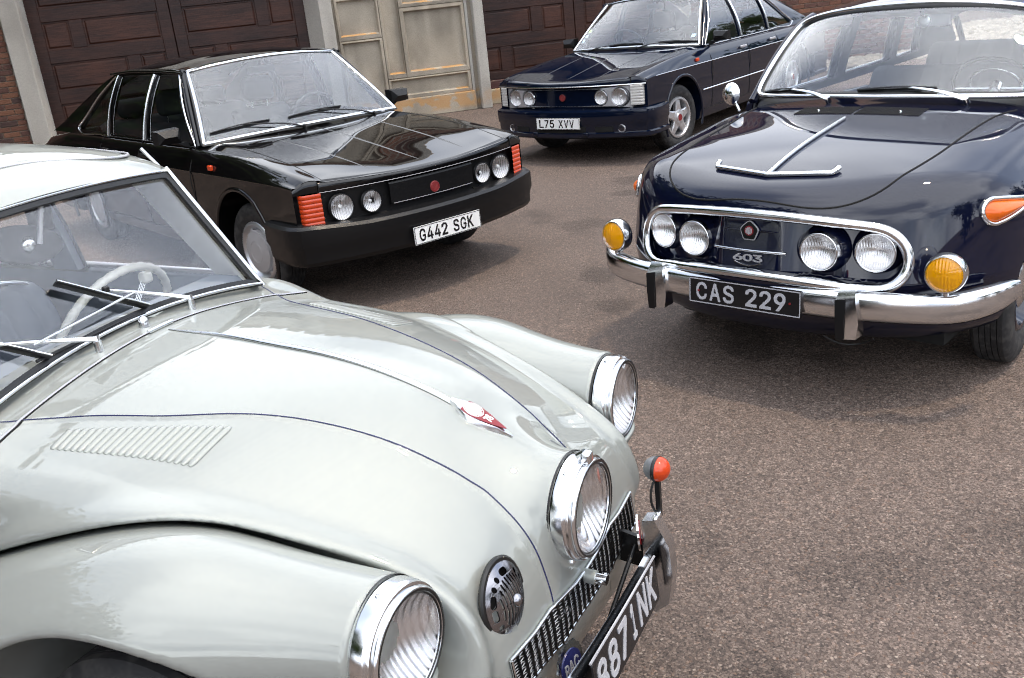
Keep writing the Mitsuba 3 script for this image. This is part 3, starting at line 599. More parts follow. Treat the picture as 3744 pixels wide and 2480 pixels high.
    # corner signals, ribbed
    for s in (1, -1):
        ys = np.concatenate([np.linspace(.742, .832, 9), [.842, .848, .850, .850]]); xs_ = np.concatenate([fx(np.linspace(.742, .832, 9), 1.0), [fx(.836, .994), fx(.84, .98), fx(.84, .96), fx(.84, .93)]])
        nz = 57; z = np.linspace(.762, .570, nz); rib = .005 * np.abs(np.sin(np.linspace(0, 7 * np.pi, nz))) ** .5
        cx = xs_[None] + rib[:, None] * .8 - .006; cy = ys[None] + rib[:, None] * np.clip((ys[None] - .82) / .03, 0, 1) * .9
        mm = grid(np.stack([cx, s * cy, z[:, None] + 0 * cx], -1), flip=s > 0); P('corner_lamp', mm, 'orange_lens' if not blue else 'clear_ribbed', 50)
    # bumper
    pth = np.array([(fx(y, 1.0), y) for y in np.linspace(0, .80, 13)] + [(.815, .868), (.77, .89), (.70, .898), (.55, .9), (.45, .9)])
    pth = np.vstack([pth[::-1] * [1, -1], pth[1:]]); p3 = np.column_stack([pth, np.zeros(len(pth))])
    if not blue: prof = [(-.10, .575), (.03, .562), (.05, .545), (.052, .47), (.035, .43), (.03, .365), (.012, .338), (-.08, .332), (-.10, .4)]
    else: prof = [(-.10, .55), (.02, .545), (.045, .53), (.05, .50), (.046, .42), (.035, .40), (.03, .33), (.045, .318), (.045, .285), (.02, .268), (-.10, .27)]
    rise = sstep(.45, .9, np.abs(pth[:, 1])) * (.025 if not blue else .0)
    pr = np.broadcast_to(sm(prof), (len(p3), len(prof), 2)).copy(); pr[:, :, 1] += rise[:, None] * (np.array(prof)[:, 1] > .5)
    inset = np.clip((.62 - pth[:, 0]) / .25, 0, 1); pr[:, :, 0] -= .03 * inset[:, None]
    P('bumper', sweep(p3, pr), 'black_plastic' if not blue else paint_, 28)
    zb = -3.0
    rp = np.array([(-4.06 + .05 * (y / .8) ** 2, y) for y in np.linspace(0, .8, 7)] + [(-3.95, .88), (-3.8, .9), (-3.45, .9)]); rp = np.vstack([rp[::-1] * [1, -1], rp[1:]])[::-1]
    P('rear_bumper', sweep(np.column_stack([rp, 0 * rp[:, 0]]), prof), 'black_plastic' if not blue else paint_, 28)
    if blue:
        for s in (1, -1):
            headlamp(C, 'fog_lamp', fr, (fx(.66, 1.036), s * .66, .362), (1, s * .1, 0), .036, .03, .005, 0, rim_mat='silver_trim')
            P('air_slot', hull([(fx(y, x), s * y, z) for y in (.40, .58) for x in (.95, 1.038) for z in (.335, .385)]), 'gap', 20)
        P('air_slot', hull([(fx(y, x), y, z) for y in (-.3, .0, .3) for x in (.95, 1.037) for z in (.325, .39)]), 'gap', 20)
        for s in (1, -1): P('splitter_tooth', rbox((fx(.3, 1.03), s * .3 - .03, .29), (fx(.3, 1.06), s * .3 + .03, .335), .012), paint_, 40)
    plate(C, fr, (1.062 if not blue else 1.058, .0, .408 if not blue else .424), (1, 0, .02), .52, .111, 'L75 XVV' if blue else 'G442 SGK', True, .86, .70)
    # seams and creases
    seam = lambda name, pts, r=.0035, n=40, mat='gap': both_part(name, spl(pts, n), r, mat)
    def both_part(name, p, r, mat):
        for q in (p, p * [1, -1, 1]): P(name, tube(q, r, 6), mat)
    def on_top(x, y):   # height of the loft's upper surface
        return np.interp(x, X, zh if abs(y) > .55 else zc) + (0 if abs(y) > .55 else (np.interp(x, X, zh) - np.interp(x, X, zc)) * .55 * (y / .42) ** 2)
    hx = np.linspace(-.46, .955, 26); seam('bonnet_seam', [(plan(x, .70), .70, np.interp(x, X, zh) + .0015) for x in hx])
    seam('bonnet_seam', [(fx(.742, x), .7415, z) for x, z in ((.955, .835), (.982, .815), (.984, .79), (.982, .765))], .0035, 14)
    for y0, y1 in ((.0, .0), (.40, .36)):
        for s in ((1, -1) if y0 else (1,)):
            hx2 = np.linspace(-.42, .86, 24); pts = sm([(plan(x, y), s * y, on_top(x, y) - .001) for x, y in zip(hx2, np.linspace(y0, y1, 24))])
            P('bonnet_rib', tube(pts, np.sin(np.linspace(.02, np.pi - .02, 24)) ** .5 * .011 + .001, 10, up=(0, 0, 1), ry=np.sin(np.linspace(.02, np.pi - .02, 24)) ** .5 * .0035 + .0005), paint_, 60)
    for x in (-.60, -1.56): seam('door_seam', [(x, .815, .958), (x - .005, .889, .81), (x, .890, .6), (x, .884, .44), (x, .874, .33)], .0035, 24)
    seam('door_seam', [(-2.38, .815, .958), (-2.42, .889, .81), (-2.5, .890, .7), (-2.6, .889, .62)], .0035, 20)
    seam('sill_seam', [(-.42, .8755, .335), (-1.5, .8755, .335), (-2.55, .8755, .335)], .003, 12)
    cr = np.linspace(-3.9, .80, 30); seam('side_crease', [(plan(x, .888), .887, np.interp(x, X, zcr) + .001) for x in cr], .004, 60, 'chrome' if blue else paint_)
    if blue: seam('side_trim', [(-.37, .892, .538), (-1.5, .893, .538), (-2.56, .892, .538)], .008, 12, 'chrome')
    for s in (1, -1):
        for cx in (.06, -2.98):   # flared arch lips
            w = np.linspace(-.35, np.pi + .35, 30); ap = np.stack([cx + .408 * np.cos(w), np.full(30, s * .889), .335 + .408 * np.sin(w)], 1); ap[:, 0] = np.where(ap[:, 0] > .3, plan(ap[:, 0], .8) * .15 + ap[:, 0] * .85, ap[:, 0])
            P('arch_lip', tube(ap, .016, 10, up=(0, 1, 0), ry=np.full(30, .012)), paint_, 50)
            P('wheel_liner', cat(lathe([(.40, 0), (.40, .2), (.30, .45)], 28)), 'gap', True) if False else None
        P('side_lamp', affine(rbox((-.025, -.012, -.017), (.025, .012, .017), .006), np.eye(3), (-.28, s * .882, .855)), 'orange_lens', 40)
    wz = .318
    for x in (.06, -2.98):
        for s in (1, -1):
            wheel(C, fr, (x, s * (.735 if not blue else .745), wz if not blue else .325), s, .318 if not blue else .325, .188 if not blue else .198, .19, 'trim' if not blue else 'alloy', (.0 if x < -1 else (.06 if not blue else -.12)))
    # --- cabin: side plane in (x, t): t = 0 at the waist, 1 at the gutter
    def side(x, t, off=0.0): t = np.asarray(t, float); x = np.asarray(x, float); return np.stack([x, .803 - .175 * t + .028 * np.sin(np.pi * np.clip(t, 0, 1)) + off - .12 * np.clip((-2.3 - x) / 1.6, 0, 1) * t, .962 + .478 * t - .0 * x], -1)
    outline = sg.Polygon([(-.585, 0), (-1.015, 1.0), (-1.5, 1.025), (-1.95, 1.01), (-2.25, .985), (-2.5, .86), (-2.72, .72), (-3.0, .50), (-3.2, .35), (-3.45, .15), (-3.72, -.04), (-3.0, -.04)])
    wins = {'front_door_glass': [(-.665, .02), (-1.075, .955), (-1.455, .955), (-1.505, .02)], 'rear_door_glass': [(-1.575, .02), (-1.525, .955), (-2.205, .935), (-2.285, .02)], 'quarter_glass': [(-2.335, .02), (-2.255, .925), (-2.275, .925), (-3.0, .04)]}
    shell = outline.difference(shapely.union_all([sg.Polygon(w) for w in wins.values()]))
    shell = shell.segmentize(.06); pm = prism(shell, 0, 1)
    for s in (1, -1):
        v_, f_ = pm; q = side(v_[:, 0], v_[:, 1], (v_[:, 2] - 1) * .035); q = q * [1, s, 1]; f2 = f_ if s < 0 else f_[:, ::-1]
        P('side_frame', (q, f2), paint_, 25)
        for nm, w in wins.items():
            (a, b, c, d) = w; g = [[side(*( (1 - u) * ((1 - t) * sm(a) + t * sm(b)) + u * ((1 - t) * sm(d) + t * sm(c)) ), -.012) for t in np.linspace(0, 1, 9)] for u in np.linspace(0, 1, 5)]
            P(nm, sm(g).reshape(5, 9, 3) * [1, s, 1], 'tinted_glass', True) if False else P(nm, grid(sm(g) * [1, s, 1]), 'tinted_glass', True)
        tr = lambda pts, r, n=20, mat='chrome': P('window_trim', tube(np.array([side(x, t, .004) for x, t in spl(pts, n)]) * [1, s, 1], r, 8), mat, 50)
        tr([(-.615, .0), (-1.035, .965)], .010); tr([(-1.54, .0), (-1.518, .5), (-1.49, .96)], .020 if not blue else .017); tr([(-2.31, .0), (-2.275, .5), (-2.23, .945)], .014)
        tr([(-2.245, .95), (-2.6, .61), (-2.98, .16), (-3.05, .06), (-3.0, .0), (-2.7, -.01), (-2.32, -.012)], .009, 50)
        tr([(-.62, -.005), (-1.5, -.008), (-2.32, -.012)], .007 if blue else .005, 20, 'chrome' if blue else 'seal')
        gut = np.array([side(x, t, .012) for x, t in spl([(-.99, .975), (-1.5, 1.0), (-2.0, .995), (-2.4, .955)], 24)]) * [1, s, 1]; P('gutter', tube(gut, .011, 8), paint_, 50)
        # door mirror
        mp = sm((-.70, s * .955, 1.05)); mh = hull([(mp + sm(o) * [1, s, 1]) for o in ((-.055, -.088, -.055), (-.055, .085, -.05), (-.055, -.088, .052), (-.055, .082, .046), (.02, -.082, -.05), (.02, .075, -.045), (.02, -.08, .048), (.02, .072, .042), (.06, -.045, .0), (.06, .04, .0))])
        P('mirror', mh, 'black_plastic', 30); P('mirror_stalk', hull([(mp + sm(o) * [1, s, 1]) for o in ((-.02, -.12, -.05), (.03, -.12, -.05), (-.02, -.02, -.05), (.03, -.05, -.05), (-.02, -.14, -.10), (.03, -.14, -.10))]), 'black_plastic')
        P('mirror_glass', affine(box((-.078, -.04, -.001), (.078, .04, 0)), basis((-1, s * .1, 0)), mp - [.058, 0, 0]), 'mirror_face')
        for x in (-1.40, -2.22): P('door_handle', rbox((x - .075, s * .880, .855), (x + .075, s * .902, .882), .008), 'black_plastic' if not blue else 'silver_trim', 40)
    # roof, windscreen, rear window
    ws = lambda s_, t: np.stack([(-.525 + .09 * (1 - s_ ** 2)) * (1 - t) + (-1.01 + .07 * (1 - s_ ** 2)) * t + .02 * np.sin(np.pi * t), s_ * (.785 * (1 - t) + .593 * t), (.980 + .02 * (1 - s_ ** 2)) * (1 - t) + (1.432 + .04 * (1 - s_ ** 2)) * t], -1)
    SS, TT = np.meshgrid(np.linspace(-1, 1, 25), np.linspace(0, 1, 9), indexing='ij'); P('windscreen', grid(ws(SS * .985, .025 + TT * .95)), 'screen_glass', True)
    s1 = np.linspace(-1, 1, 25); lo, hi = ws(s1, 0 * s1), ws(s1, 0 * s1 + 1); t1 = np.linspace(0, 1, 14)
    edge = np.vstack([lo, ws(1 + 0 * t1, t1)[1:-1], hi[::-1], ws(-1 + 0 * t1, t1)[::-1][1:-1]])
    nrm = unit((.65, 0, .75))
    P('windscreen_seal', tube(edge + nrm * -.002, .022, 8, True, up=nrm, ry=np.full(len(edge), .007)), 'seal', 50)
    for seg in (lo, hi, ws(1 + 0 * t1, t1), ws(-1 + 0 * t1, t1)): P('windscreen_trim', tube(seg + nrm * .006, .0115, 8, up=nrm, ry=np.full(len(seg), .006)), 'chrome', 50)
    for s in (1, -1): P('pillar', tube(np.array([(-.575, s * .798, .958), (-.80, s * .712, 1.19), (-1.035, s * .618, 1.437)]), .024, 8), paint_, 50)
    rx = np.linspace(-1.0, -2.75, 20); rows = []
    for x in rx:
        zc_ = np.interp(x, [-2.75, -2.4, -1.9, -1.4, -1.15, -1.0], [1.33, 1.455, 1.505, 1.518, 1.503, 1.487]); ye_ = np.interp(x, [-2.75, -2.2, -1.0], [.54, .625, .622]); ze_ = np.interp(x, [-2.75, -2.4, -2.1, -1.2, -1.0], [1.27, 1.40, 1.445, 1.45, 1.433])
        yv = np.linspace(-1, 1, 33); rows.append(np.stack([x + .06 * (1 - yv ** 2) * np.clip((x + 1.4) / .4, 0, 1), yv * ye_, zc_ - (zc_ - ze_) * np.abs(yv) ** 2.6], 1))
    P('roof', grid(PchipInterpolator(np.arange(20), sm(rows), axis=0)(np.linspace(0, 19, 60))), paint_, 60)
    for s in (1, -1): P('roof_edge', tube(np.array([(r[-1] if s > 0 else r[0]) for r in rows]) - [0, s * .004, .006], .014, 8), paint_, 50)
    yv = np.linspace(-1, 1, 13); rg = [np.stack([0 * yv + x, yv * y, z + .03 * (1 - yv ** 2)], 1) for x, y, z in ((-2.52, .56, 1.385), (-2.85, .605, 1.235), (-3.2, .65, 1.075), (-3.45, .68, .965))]
    P('rear_window', grid(rg), 'tinted_glass', True)
    # interior
    P('floor', box((-2.84, -.74, .30), (-.70, .74, .362)), 'dash_black'); P('parcel_shelf', box((-3.55, -.68, .90), (-2.85, .68, .93)), 'dash_black')
    P('dashboard', cat(rbox((-.98, -.70, .72), (-.60, .70, .955), .05), rbox((-.95, -.69, .88), (-.52, .69, .972), .03)), 'dash_black', 50)
    sd = -1 if blue else 1; sd = -1 if blue else 1
    sw = holder(C, 'steering_wheel'); cw = sm((-1.08, .37 * (-1 if blue else 1), .98)); part(sw, 'rim', ring(cw, (-.85, 0, .5), .19, .014), 'dash_black', fr, True)
    part(sw, 'spoke', hull([cw + (0, y, z) for y in (-.17, .17) for z in (-.02, .02)] + [cw + (.03, 0, -.09), cw + (.05, 0, 0)]), 'dash_black', fr)
    for y in (-.37, .37):
        st = bench(C, 'seat', fr, -1.75, -1.22, y - .26, y + .26, .36, 1.03, 'seat_grey', .2); headrest(st, fr, (-1.93, y, 1.17), .28, .2, 'seat_grey')
    st = bench(C, 'rear_seat', fr, -2.72, -2.2, -.68, .68, .38, 1.02, 'seat_grey', .15)
    for y in (-.36, .36): headrest(st, fr, (-2.86, y, 1.10), .28, .16, 'seat_grey')
    P('interior_mirror', rbox((-1.07, -.11, 1.345), (-1.05, .11, 1.40), .008), 'dash_black', 50)
    # wipers: pivots on the scuttle, blades across the glass (park to the car's right)
    nn = unit((.62, 0, .78)); pt = lambda s_, t: ws(np.float64(s_), np.float64(t)) 
    side_ = 1
    for pv, a, b in ((-.09, (-.94, .11), (-.38, .13)), (.694, (-.196, .115), (.394, .14))) if not blue else ((-.68, (-.348, .04), (.2, .045)), (.12, (.433, .063), (.985, .063))):
        A_, B_ = pt(*a), pt(*b)
        if not blue: A_, B_ = pt(a[0], a[1]), pt(b[0], b[1])
        wiper(C, fr, pt(pv, -.035) + nn * .0, A_ * .45 + B_ * .55, A_, B_, nn, 'black_plastic', 'seal')
    if blue:
        for k_, (s_, t, w_, h_, m_) in enumerate(((-.93, .42, .035, .05, 'sticker_green'), (-.93, .31, .03, .045, 'sticker_blue'), (-.935, .21, .03, .045, 'sticker_blue'), (.92, .2, .05, .05, 'sticker_blue'))):
            c_ = pt(s_, t) - nn * .004; P('sticker', affine(box((-w_ / 2, -h_ / 2, 0), (w_ / 2, h_ / 2, .001)), basis(nn, (-.5, 0, .8)), c_), m_)
    P('washer_jet', cat(rbox((-.40, .57, .985), (-.38, .60, 1.0), .004)), 'silver_trim'); 
    return C
CAR_A = saloon(Frame(-0.98920621, 6.77676485, -0.88956657), False)
CAR_B = saloon(Frame(1.34054298, 10.64444706, -2.24533654), True)
# ------------------------------------------------------------------ the navy 1960s saloon with the oval lamp panel
FC = Frame(1.77335186, 4.67723627, -2.34352267)
_cx = sm([-4.1, -3.6, -3.0, -2.2, -1.2, -.6, -.137, .172, .5, .70, .85, .93, 1.0, 1.06, 1.12]); _cz = sm([.72, .90, .99, 1.035, 1.06, 1.08, 1.078, 1.046, 1.010, .980, .948, .930, .924, .926, .92])
_czt = CubicSpline(_cx, _cz)
_cw = PchipInterpolator([-4.1, -3.5, -2.6, -1.2, 0, .4, .8, 1.2], [.70, .82, .90, .935, .935, .93, .905, .87])
def c_front(y, z):   # forward surface of the nose
    zz = np.clip((z - .55) / .27, -1.2, 1.6)
    return 1.118 - .055 * np.clip(zz, 0, 2) - .10 * np.clip(-zz, 0, 2) ** 1.5 - .40 * y ** 2 - .10 * np.abs(y) ** 4
def c_top(x, y):
    a = np.abs(y); return _czt(np.clip(x, -4.1, 1.12)) - (.062 - .03 * sstep(.5, .9, x)) * y ** 2 - .05 * np.clip(-x - .0, 0, .2) + .018 * np.exp(-((a - .80) / .09) ** 2) * sstep(-1.0, -.2, x)
OVZ = lambda y: .687 - .055 * (np.abs(y) / .6) ** 2
def c_oval(y, z, g=0.0):   # signed distance to the stadium outline on the nose
    a = np.maximum(np.abs(y) - .492, 0); return np.sqrt(a ** 2 + (z - OVZ(y)) ** 2) - .125 - g
def c_body0(x, y, z):
    a = np.abs(y)
    tz = .92 * (z - c_top(x, y)); fx_ = x - c_front(y, z)
    tum = np.clip((z - .62) / .45, 0, 1.3) ** 2 * .075 + np.clip((.52 - z) / .3, 0, 1.2) ** 2 * .07
    sd = a - _cw(np.clip(x, -4.1, 1.2)) + tum
    f = smax(tz, fx_ * .95, .12); f = smax(f, sd, .30); f = smax(f, .27 - z, .10); return smax(f, -4.12 - x, .5)
def c_body(x, y, z):
    f = c_body0(x, y, z); a = np.abs(y)
    rec = np.maximum(c_oval(y, z, -.006), (c_front(y, z) - .075 - .03 * np.exp(-(y / .25) ** 2) * 0) - x)
    # the lamp pockets bulge from the back of the recess; middle panel is shallow
    dep = c_front(y, z) - (.030 + .055 * sstep(.12, .26, a))
    rec = np.maximum(c_oval(y, z, -.006), dep - x); f = np.maximum(f, -rec)
    wh = np.sqrt((x - .17) ** 2 + (z - .36) ** 2) - .395; f = np.maximum(f, -np.maximum(wh, .5 - a))
    wr = np.sqrt((x + 2.58) ** 2 + (z - .34) ** 2) - .37; f = np.maximum(f, -np.maximum(wr, .5 - a))
    cab = np.maximum(np.maximum(np.abs(x + 1.62) - 1.22, a - .80 + .06 * np.clip(z - .9, 0, 1)), .40 - z); return np.maximum(f, -cab)
def car_603():
    fr = FC; C = thing('parked_car', 'navy vintage saloon with four lamps in a chrome oval and yellow fog lamps', 'car')
    P = lambda name, mesh, mat, smooth=30, **k: part(C, name, mesh, mat, fr, smooth, **k)
    front = surface_net(c_body, (.02, -1.0, .2), (1.2, 1.0, 1.16), .0105); rear = surface_net(lambda x, y, z: np.maximum(c_body(x, y, z), x - .05), (-4.2, -1.0, .2), (.09, 1.0, 1.16), .021)
    P('body', front, 'navy_paint', 38); P('rear_body', rear, 'navy_paint', 38)
    def drop(x, y, off=0.0):   # z of the upper surface
        x, y = np.broadcast_arrays(sm(x), sm(y)); lo, hi = np.full(x.shape, .55), np.full(x.shape, 1.3)
        for _ in range(40): m = (lo + hi) / 2; ins = c_body0(x, y, m) < 0; lo, hi = np.where(ins, m, lo), np.where(ins, hi, m)
        return lo + off
    def nose(y, z, off=0.0):   # x of the forward surface
        y, z = np.broadcast_arrays(sm(y), sm(z)); lo, hi = np.full(y.shape, .2), np.full(y.shape, 1.4)
        for _ in range(40): m = (lo + hi) / 2; ins = c_body0(m, y, z) < 0; lo, hi = np.where(ins, m, lo), np.where(ins, hi, m)
        return lo + off
    def flank(x, z, off=0.0):
        x, z = np.broadcast_arrays(sm(x), sm(z)); lo, hi = np.full(x.shape, .3), np.full(x.shape, 1.2)
        for _ in range(40): m = (lo + hi) / 2; ins = c_body0(x, m, z) < 0; lo, hi = np.where(ins, m, lo), np.where(ins, hi, m)
        return lo + off
    # bonnet shut line
    half = spl([(-.17, .645), (-.05, .618), (.286, .584), (.674, .56), (.80, .535), (.887, .50), (.953, .435), (1.0, .346), (1.032, .22), (1.042, .08), (1.043, 0)], 60)
    loop = np.vstack([half * [1, -1], half[::-1][1:]]); P('bonnet_seam', tube(np.column_stack([loop, drop(loop[:, 0], loop[:, 1], .0005)]), .0042, 6), 'gap')
    # oval chrome frame
    w = np.linspace(0, 2 * np.pi, 121)[:-1]; q = np.stack([np.sign(np.cos(w)) * .492 * (np.abs(np.cos(w)) > 1e-9) * np.clip(np.abs(np.tan(np.pi / 2 - w)) * 1, 0, 1) + 0 * w, 0 * w], 1)
    ln = np.linspace(-.492, .492, 60); arc = np.linspace(np.pi / 2, -np.pi / 2, 26)[1:-1]
    oy = np.concatenate([ln, .492 + .125 * np.cos(arc), ln[::-1], -.492 - .125 * np.cos(arc)]); oz = np.concatenate([0 * ln + .125, .125 * np.sin(arc), 0 * ln - .125, -.125 * np.sin(arc)]) + OVZ(oy)
    op = np.stack([nose(oy, oz, .004), oy, oz], 1); op = gaussian_filter(np.vstack([op] * 3), (1.5, 0))[len(op):2 * len(op)]
    cen = np.array([op[:, 0].mean(), 0, .675]); out = unit(np.stack([0 * oy, np.where(np.abs(oy) > .492, oy - np.sign(oy) * .492, 0), oz - OVZ(oy)], 1))
    t_ = unit(np.roll(op, -1, 0) - np.roll(op, 1, 0)); nf = unit(np.cross(out, t_)); nf *= np.sign(nf[:, :1] + 1e-9)
    prof = [(-.024, -.03), (-.024, -.004), (-.018, .008), (-.006, .013), (.006, .012), (.016, .004), (.019, -.012)]
    ringm = np.stack([op + out * a + nf * b for a, b in prof], 1); P('oval_frame', grid(ringm, True, False, flip=True), 'chrome', 60)
    yy = np.linspace(-.62, .62, 60); 
    # lamps with their chrome rims, in cowled pockets
    for s in (1, -1):
        for y, z, r in ((.493, .668, .074), (.290, .668, .074)):
            x = float(c_front(sm(y), sm(z))) - .028; n_ = (1, s * .22 if y > .4 else s * .06, .03)
            headlamp(C, 'headlamp', fr, (x, s * y, z), n_, r, .05, .010, 16, dome=.24)
            P('lamp_cup', affine(lathe([(r + .006, -.01), (r + .018, -.03), (r + .034, -.075)], 40), basis(n_), (x, s * y, z)), 'navy_paint', 50)
    # badge, bar and lettering
    bx = float(c_front(sm(0.0), sm(.735))) - .022; Bm = basis((1, 0, .12)); bc = (bx, 0, .737)
    shield = sg.Polygon([(.036 * math.cos(a) * (1 + .12 * math.cos(3 * a - math.pi / 2)), .036 * math.sin(a) * (1 + .16 * math.cos(3 * a - 3 * math.pi / 2)) - .004) for a in np.linspace(0, 2 * np.pi, 40)[:-1]])
    k = holder(C, 'badge', 'shield badge with a red disc and chrome side bars')
    part(k, 'shield', affine(prism(shield.buffer(.004), 0, .006), Bm, bc), 'silver_trim', fr, 20); part(k, 'field', affine(prism(shield, .004, .008), Bm, bc), 'black_enamel', fr, 20)
    part(k, 'disc', affine(lathe([(.021, .006), (.020, .0105), (0, .0105)], 24), Bm, bc), 'red_enamel', fr, 25)
    part(k, 'lettering', affine(prism(shapely.union_all([sg.box(x - .0022, -h_, x + .0022, h_) for x, h_ in ((-.012, .010), (-.006, .014), (0, .016), (.006, .014), (.012, .010))]), .0105, .0122), Bm, bc), 'silver_trim', fr)
    for s in (1, -1): part(k, 'bar', affine(hull([(s * .038, -.005, 0), (s * .038, .005, 0), (s * .038, 0, .009), (s * .125, -.001, 0), (s * .125, .001, 0), (s * .125, 0, .004)]), Bm, bc), 'chrome', fr)
    yb = np.linspace(-.165, .165, 20); zb = .655 + 0 * yb; P('trim_bar', tube(np.stack([c_front(yb, zb) - .022, yb, zb], 1), .006, 8, up=(0, 0, 1)), 'chrome', 50)
    k = holder(C, 'emblem', 'chrome 603 numerals on a curved bar'); eb = (float(c_front(sm(0.0), sm(.62))) - .024, -.0, .622)
    for i, ch in enumerate('603'): part(k, 'numeral', affine(move(text(ch, .044, .030, .006), [(i - 1) * .046, .004, 0]), basis((1, 0, .05)), eb), 'silver_trim', fr)
    part(k, 'underline', affine(tube(spl([(-.06, -.016, .004), (0, -.030, .004), (.06, -.016, .004)], 14), .0035, 6), basis((1, 0, .05)), eb), 'chrome', fr, 50)
    # bonnet ornament: long spear and a shallow V
    sx = np.linspace(.905, .172, 30); P('bonnet_spear', tube(np.stack([sx, 0 * sx, drop(sx, 0 * sx, .008)], 1), np.linspace(.011, .0075, 30), 8, up=(0, 0, 1), ry=np.full(30, .010)), 'chrome', 50)
    vy = np.linspace(-.262, .262, 41); vx = .915 - .05 * (np.abs(vy) / .262) ** 1.0; vz = drop(vx, vy, .010)
    vp = np.stack([vx, vy, vz], 1); tip = lambda s: [(vx[0] - .018, s * .272, vz[0] + .008), (vx[0] - .040, s * .276, vz[0] + .016)]
    vp = np.vstack([tip(-1)[::-1], vp, tip(1)]); P('bonnet_badge_bar', tube(vp, .0125 * np.ones(len(vp)), 8, up=(0, 0, 1), ry=np.full(len(vp), .011)), 'chrome', 50)
    # intake grille below the screen
    for i in range(52):
        y = -.30 + i * .0118
        if 25 <= i <= 25: continue
        x0 = .015; P('vent_slot', hull([(x0 + a, y + b + a * .0, drop(x0 + a, y) + c) for a in (-.065, .065) for b in (-.0021, .0021) for c in (-.004, .0045)]), 'gap', 20)
    # bumper with bent ends, over riders, plate
    bp = spl([(.70, .945), (.78, .928), (.865, .885), (.945, .81), (1.005, .70), (1.05, .56), (1.082, .38), (1.092, .2), (1.094, 0)], 40); bz = np.concatenate([.490 + .030 * (1 - sstep(.0, .32, np.linspace(0, 1, 40)))]) - .018
    bh = np.column_stack([bp, bz]); b3 = np.vstack([bh * [1, -1, 1], bh[::-1][1:]]); s_ = np.linspace(-1, 1, len(b3))
    prof = np.array([(-.034, .058), (-.006, .064), (.013, .056), (.022, .038), (.025, .0), (.022, -.034), (.008, -.054), (-.03, -.062), (-.03, -.045), (.0, -.025), (.004, 0), (-.01, .045)])
    taper = 1 - .35 * np.clip((np.abs(s_) - .8) / .2, 0, 1) ** 2; P('bumper', sweep(b3, prof[None] * taper[:, None, None]), 'chrome', 45)
    for s in (1, -1):
        yo = lambda y: s * .446 + y      # chrome horn with a rubber face towards the car's right
        o = hull([(x, yo(y), z) for x, y, z in ((1.06, -.034, .548), (1.06, .034, .548), (1.10, -.030, .560), (1.10, .030, .560), (1.126, -.036, .52), (1.122, .040, .51), (1.136, -.030, .43), (1.118, .052, .42), (1.134, -.024, .352), (1.115, .040, .352), (1.06, -.036, .36), (1.06, .05, .36))]); P('overrider', o, 'chrome', 24)
        P('overrider_pad', hull([(x, yo(y), z) for x, y, z in ((1.08, -.040, .515), (1.08, -.036, .352), (1.132, -.040, .512), (1.142, -.034, .43), (1.140, -.030, .350), (1.128, .002, .520), (1.142, .004, .43), (1.138, .002, .350))]), 'black_plastic', 24)
        P('bumper_hook', box((1.0, s * .44, .42), (1.06, s * .47, .5)), 'gap')
    plate(C, fr, (1.128, 0, .467), (1, 0, .05), .525, .112, 'CAS 229', False, .86, .70, bulk=.015)
    for s in (1, -1): part(C, 'plate_bolt', cyl_between((1.126, s * .215, .467), (1.131, s * .215, .467), .005, 10), 'red_enamel', fr)
    # yellow fog lamps on the bumper
    for s in (1, -1):
        k = holder(C, 'fog_lamp', 'round yellow fog lamp on the bumper, nearer the building' if s < 0 else 'round yellow fog lamp on the bumper, nearer the camera'); c = (.985, s * .768, .620); B = basis((1, s * .10, .03)); T = lambda m: affine(m, B, c)
        rr = np.linspace(0, 1, 12); w = np.arange(96) * 2 * np.pi / 96; x = rr[:, None] * np.cos(w) * .066; y = rr[:, None] * np.sin(w) * .066
        part(k, 'lens', T(grid(np.stack([x, y, .014 * (1 - rr[:, None] ** 2) + .004 * np.abs(np.sin(x / .066 * 17)) * np.minimum(1, 6 * (1 - rr[:, None])) - .002], -1), False, True, flip=True)), 'yellow_lens', fr, True)
        part(k, 'rim', T(lathe([(.064, .0), (.067, .006), (.072, .005), (.077, -.006), (.079, -.03), (.075, -.05), (.05, -.075), (.0, -.088)][::1], 48)), 'chrome', fr, 50); part(k, 'stem', cyl_between((.965, s * .768, .55), (.965, s * .768, .51), .013, 10), 'chrome', fr)
    # flashers: teardrops on the wings
    for s in (1, -1):
        k = holder(C, 'turn_signal', 'teardrop amber lamp on the wing nearer the camera' if s > 0 else 'teardrop amber lamp on the far wing'); u = np.linspace(0, 2 * np.pi, 49)[:-1]
        tx = np.where(np.cos(u) > 0, .045 * np.cos(u), .20 * np.cos(u)); tzz = .040 * np.sin(u) * np.clip(1 + .7 * np.minimum(np.cos(u), 0) ** 1, .0, 1)
        rows = []
        for g in np.linspace(1, 0, 9):
            px, pz = .665 + tx * g * 1.0, .792 + tzz * g + .10 * (tx * g) * -.35; rows.append(np.stack([px, s * (flank(px, pz, .0) + .004 + .036 * (1 - g ** 2)), pz], 1))
        part(k, 'lens', grid(rows, False, True, flip=s > 0), 'amber_lens', fr, True)
        px, pz = .665 + tx * 1.14 , .792 + tzz * 1.2 + .10 * tx * -.35; part(k, 'rim', tube(np.stack([px, s * flank(px, pz, .006), pz], 1), .010, 8, True), 'chrome', fr, 50)
    # wheels
    for x, tr in ((0.17, .755), (-2.58, .70)):
        for s in (1, -1): wheel(C, fr, (x, s * tr, .348), s, .348, .196, .17, 'navy_paint', steer=(.10 if x > 0 else 0))
    P('underside', box((-3.9, -.7, .24), (.75, .7, .42)), 'gap')
    # --- cabin
    base = lambda s_: np.stack([-.165 - .10 * np.abs(s_) ** 3 - .03 * s_ ** 2, .70 * s_, 1.112 - .022 * s_ ** 2], -1)
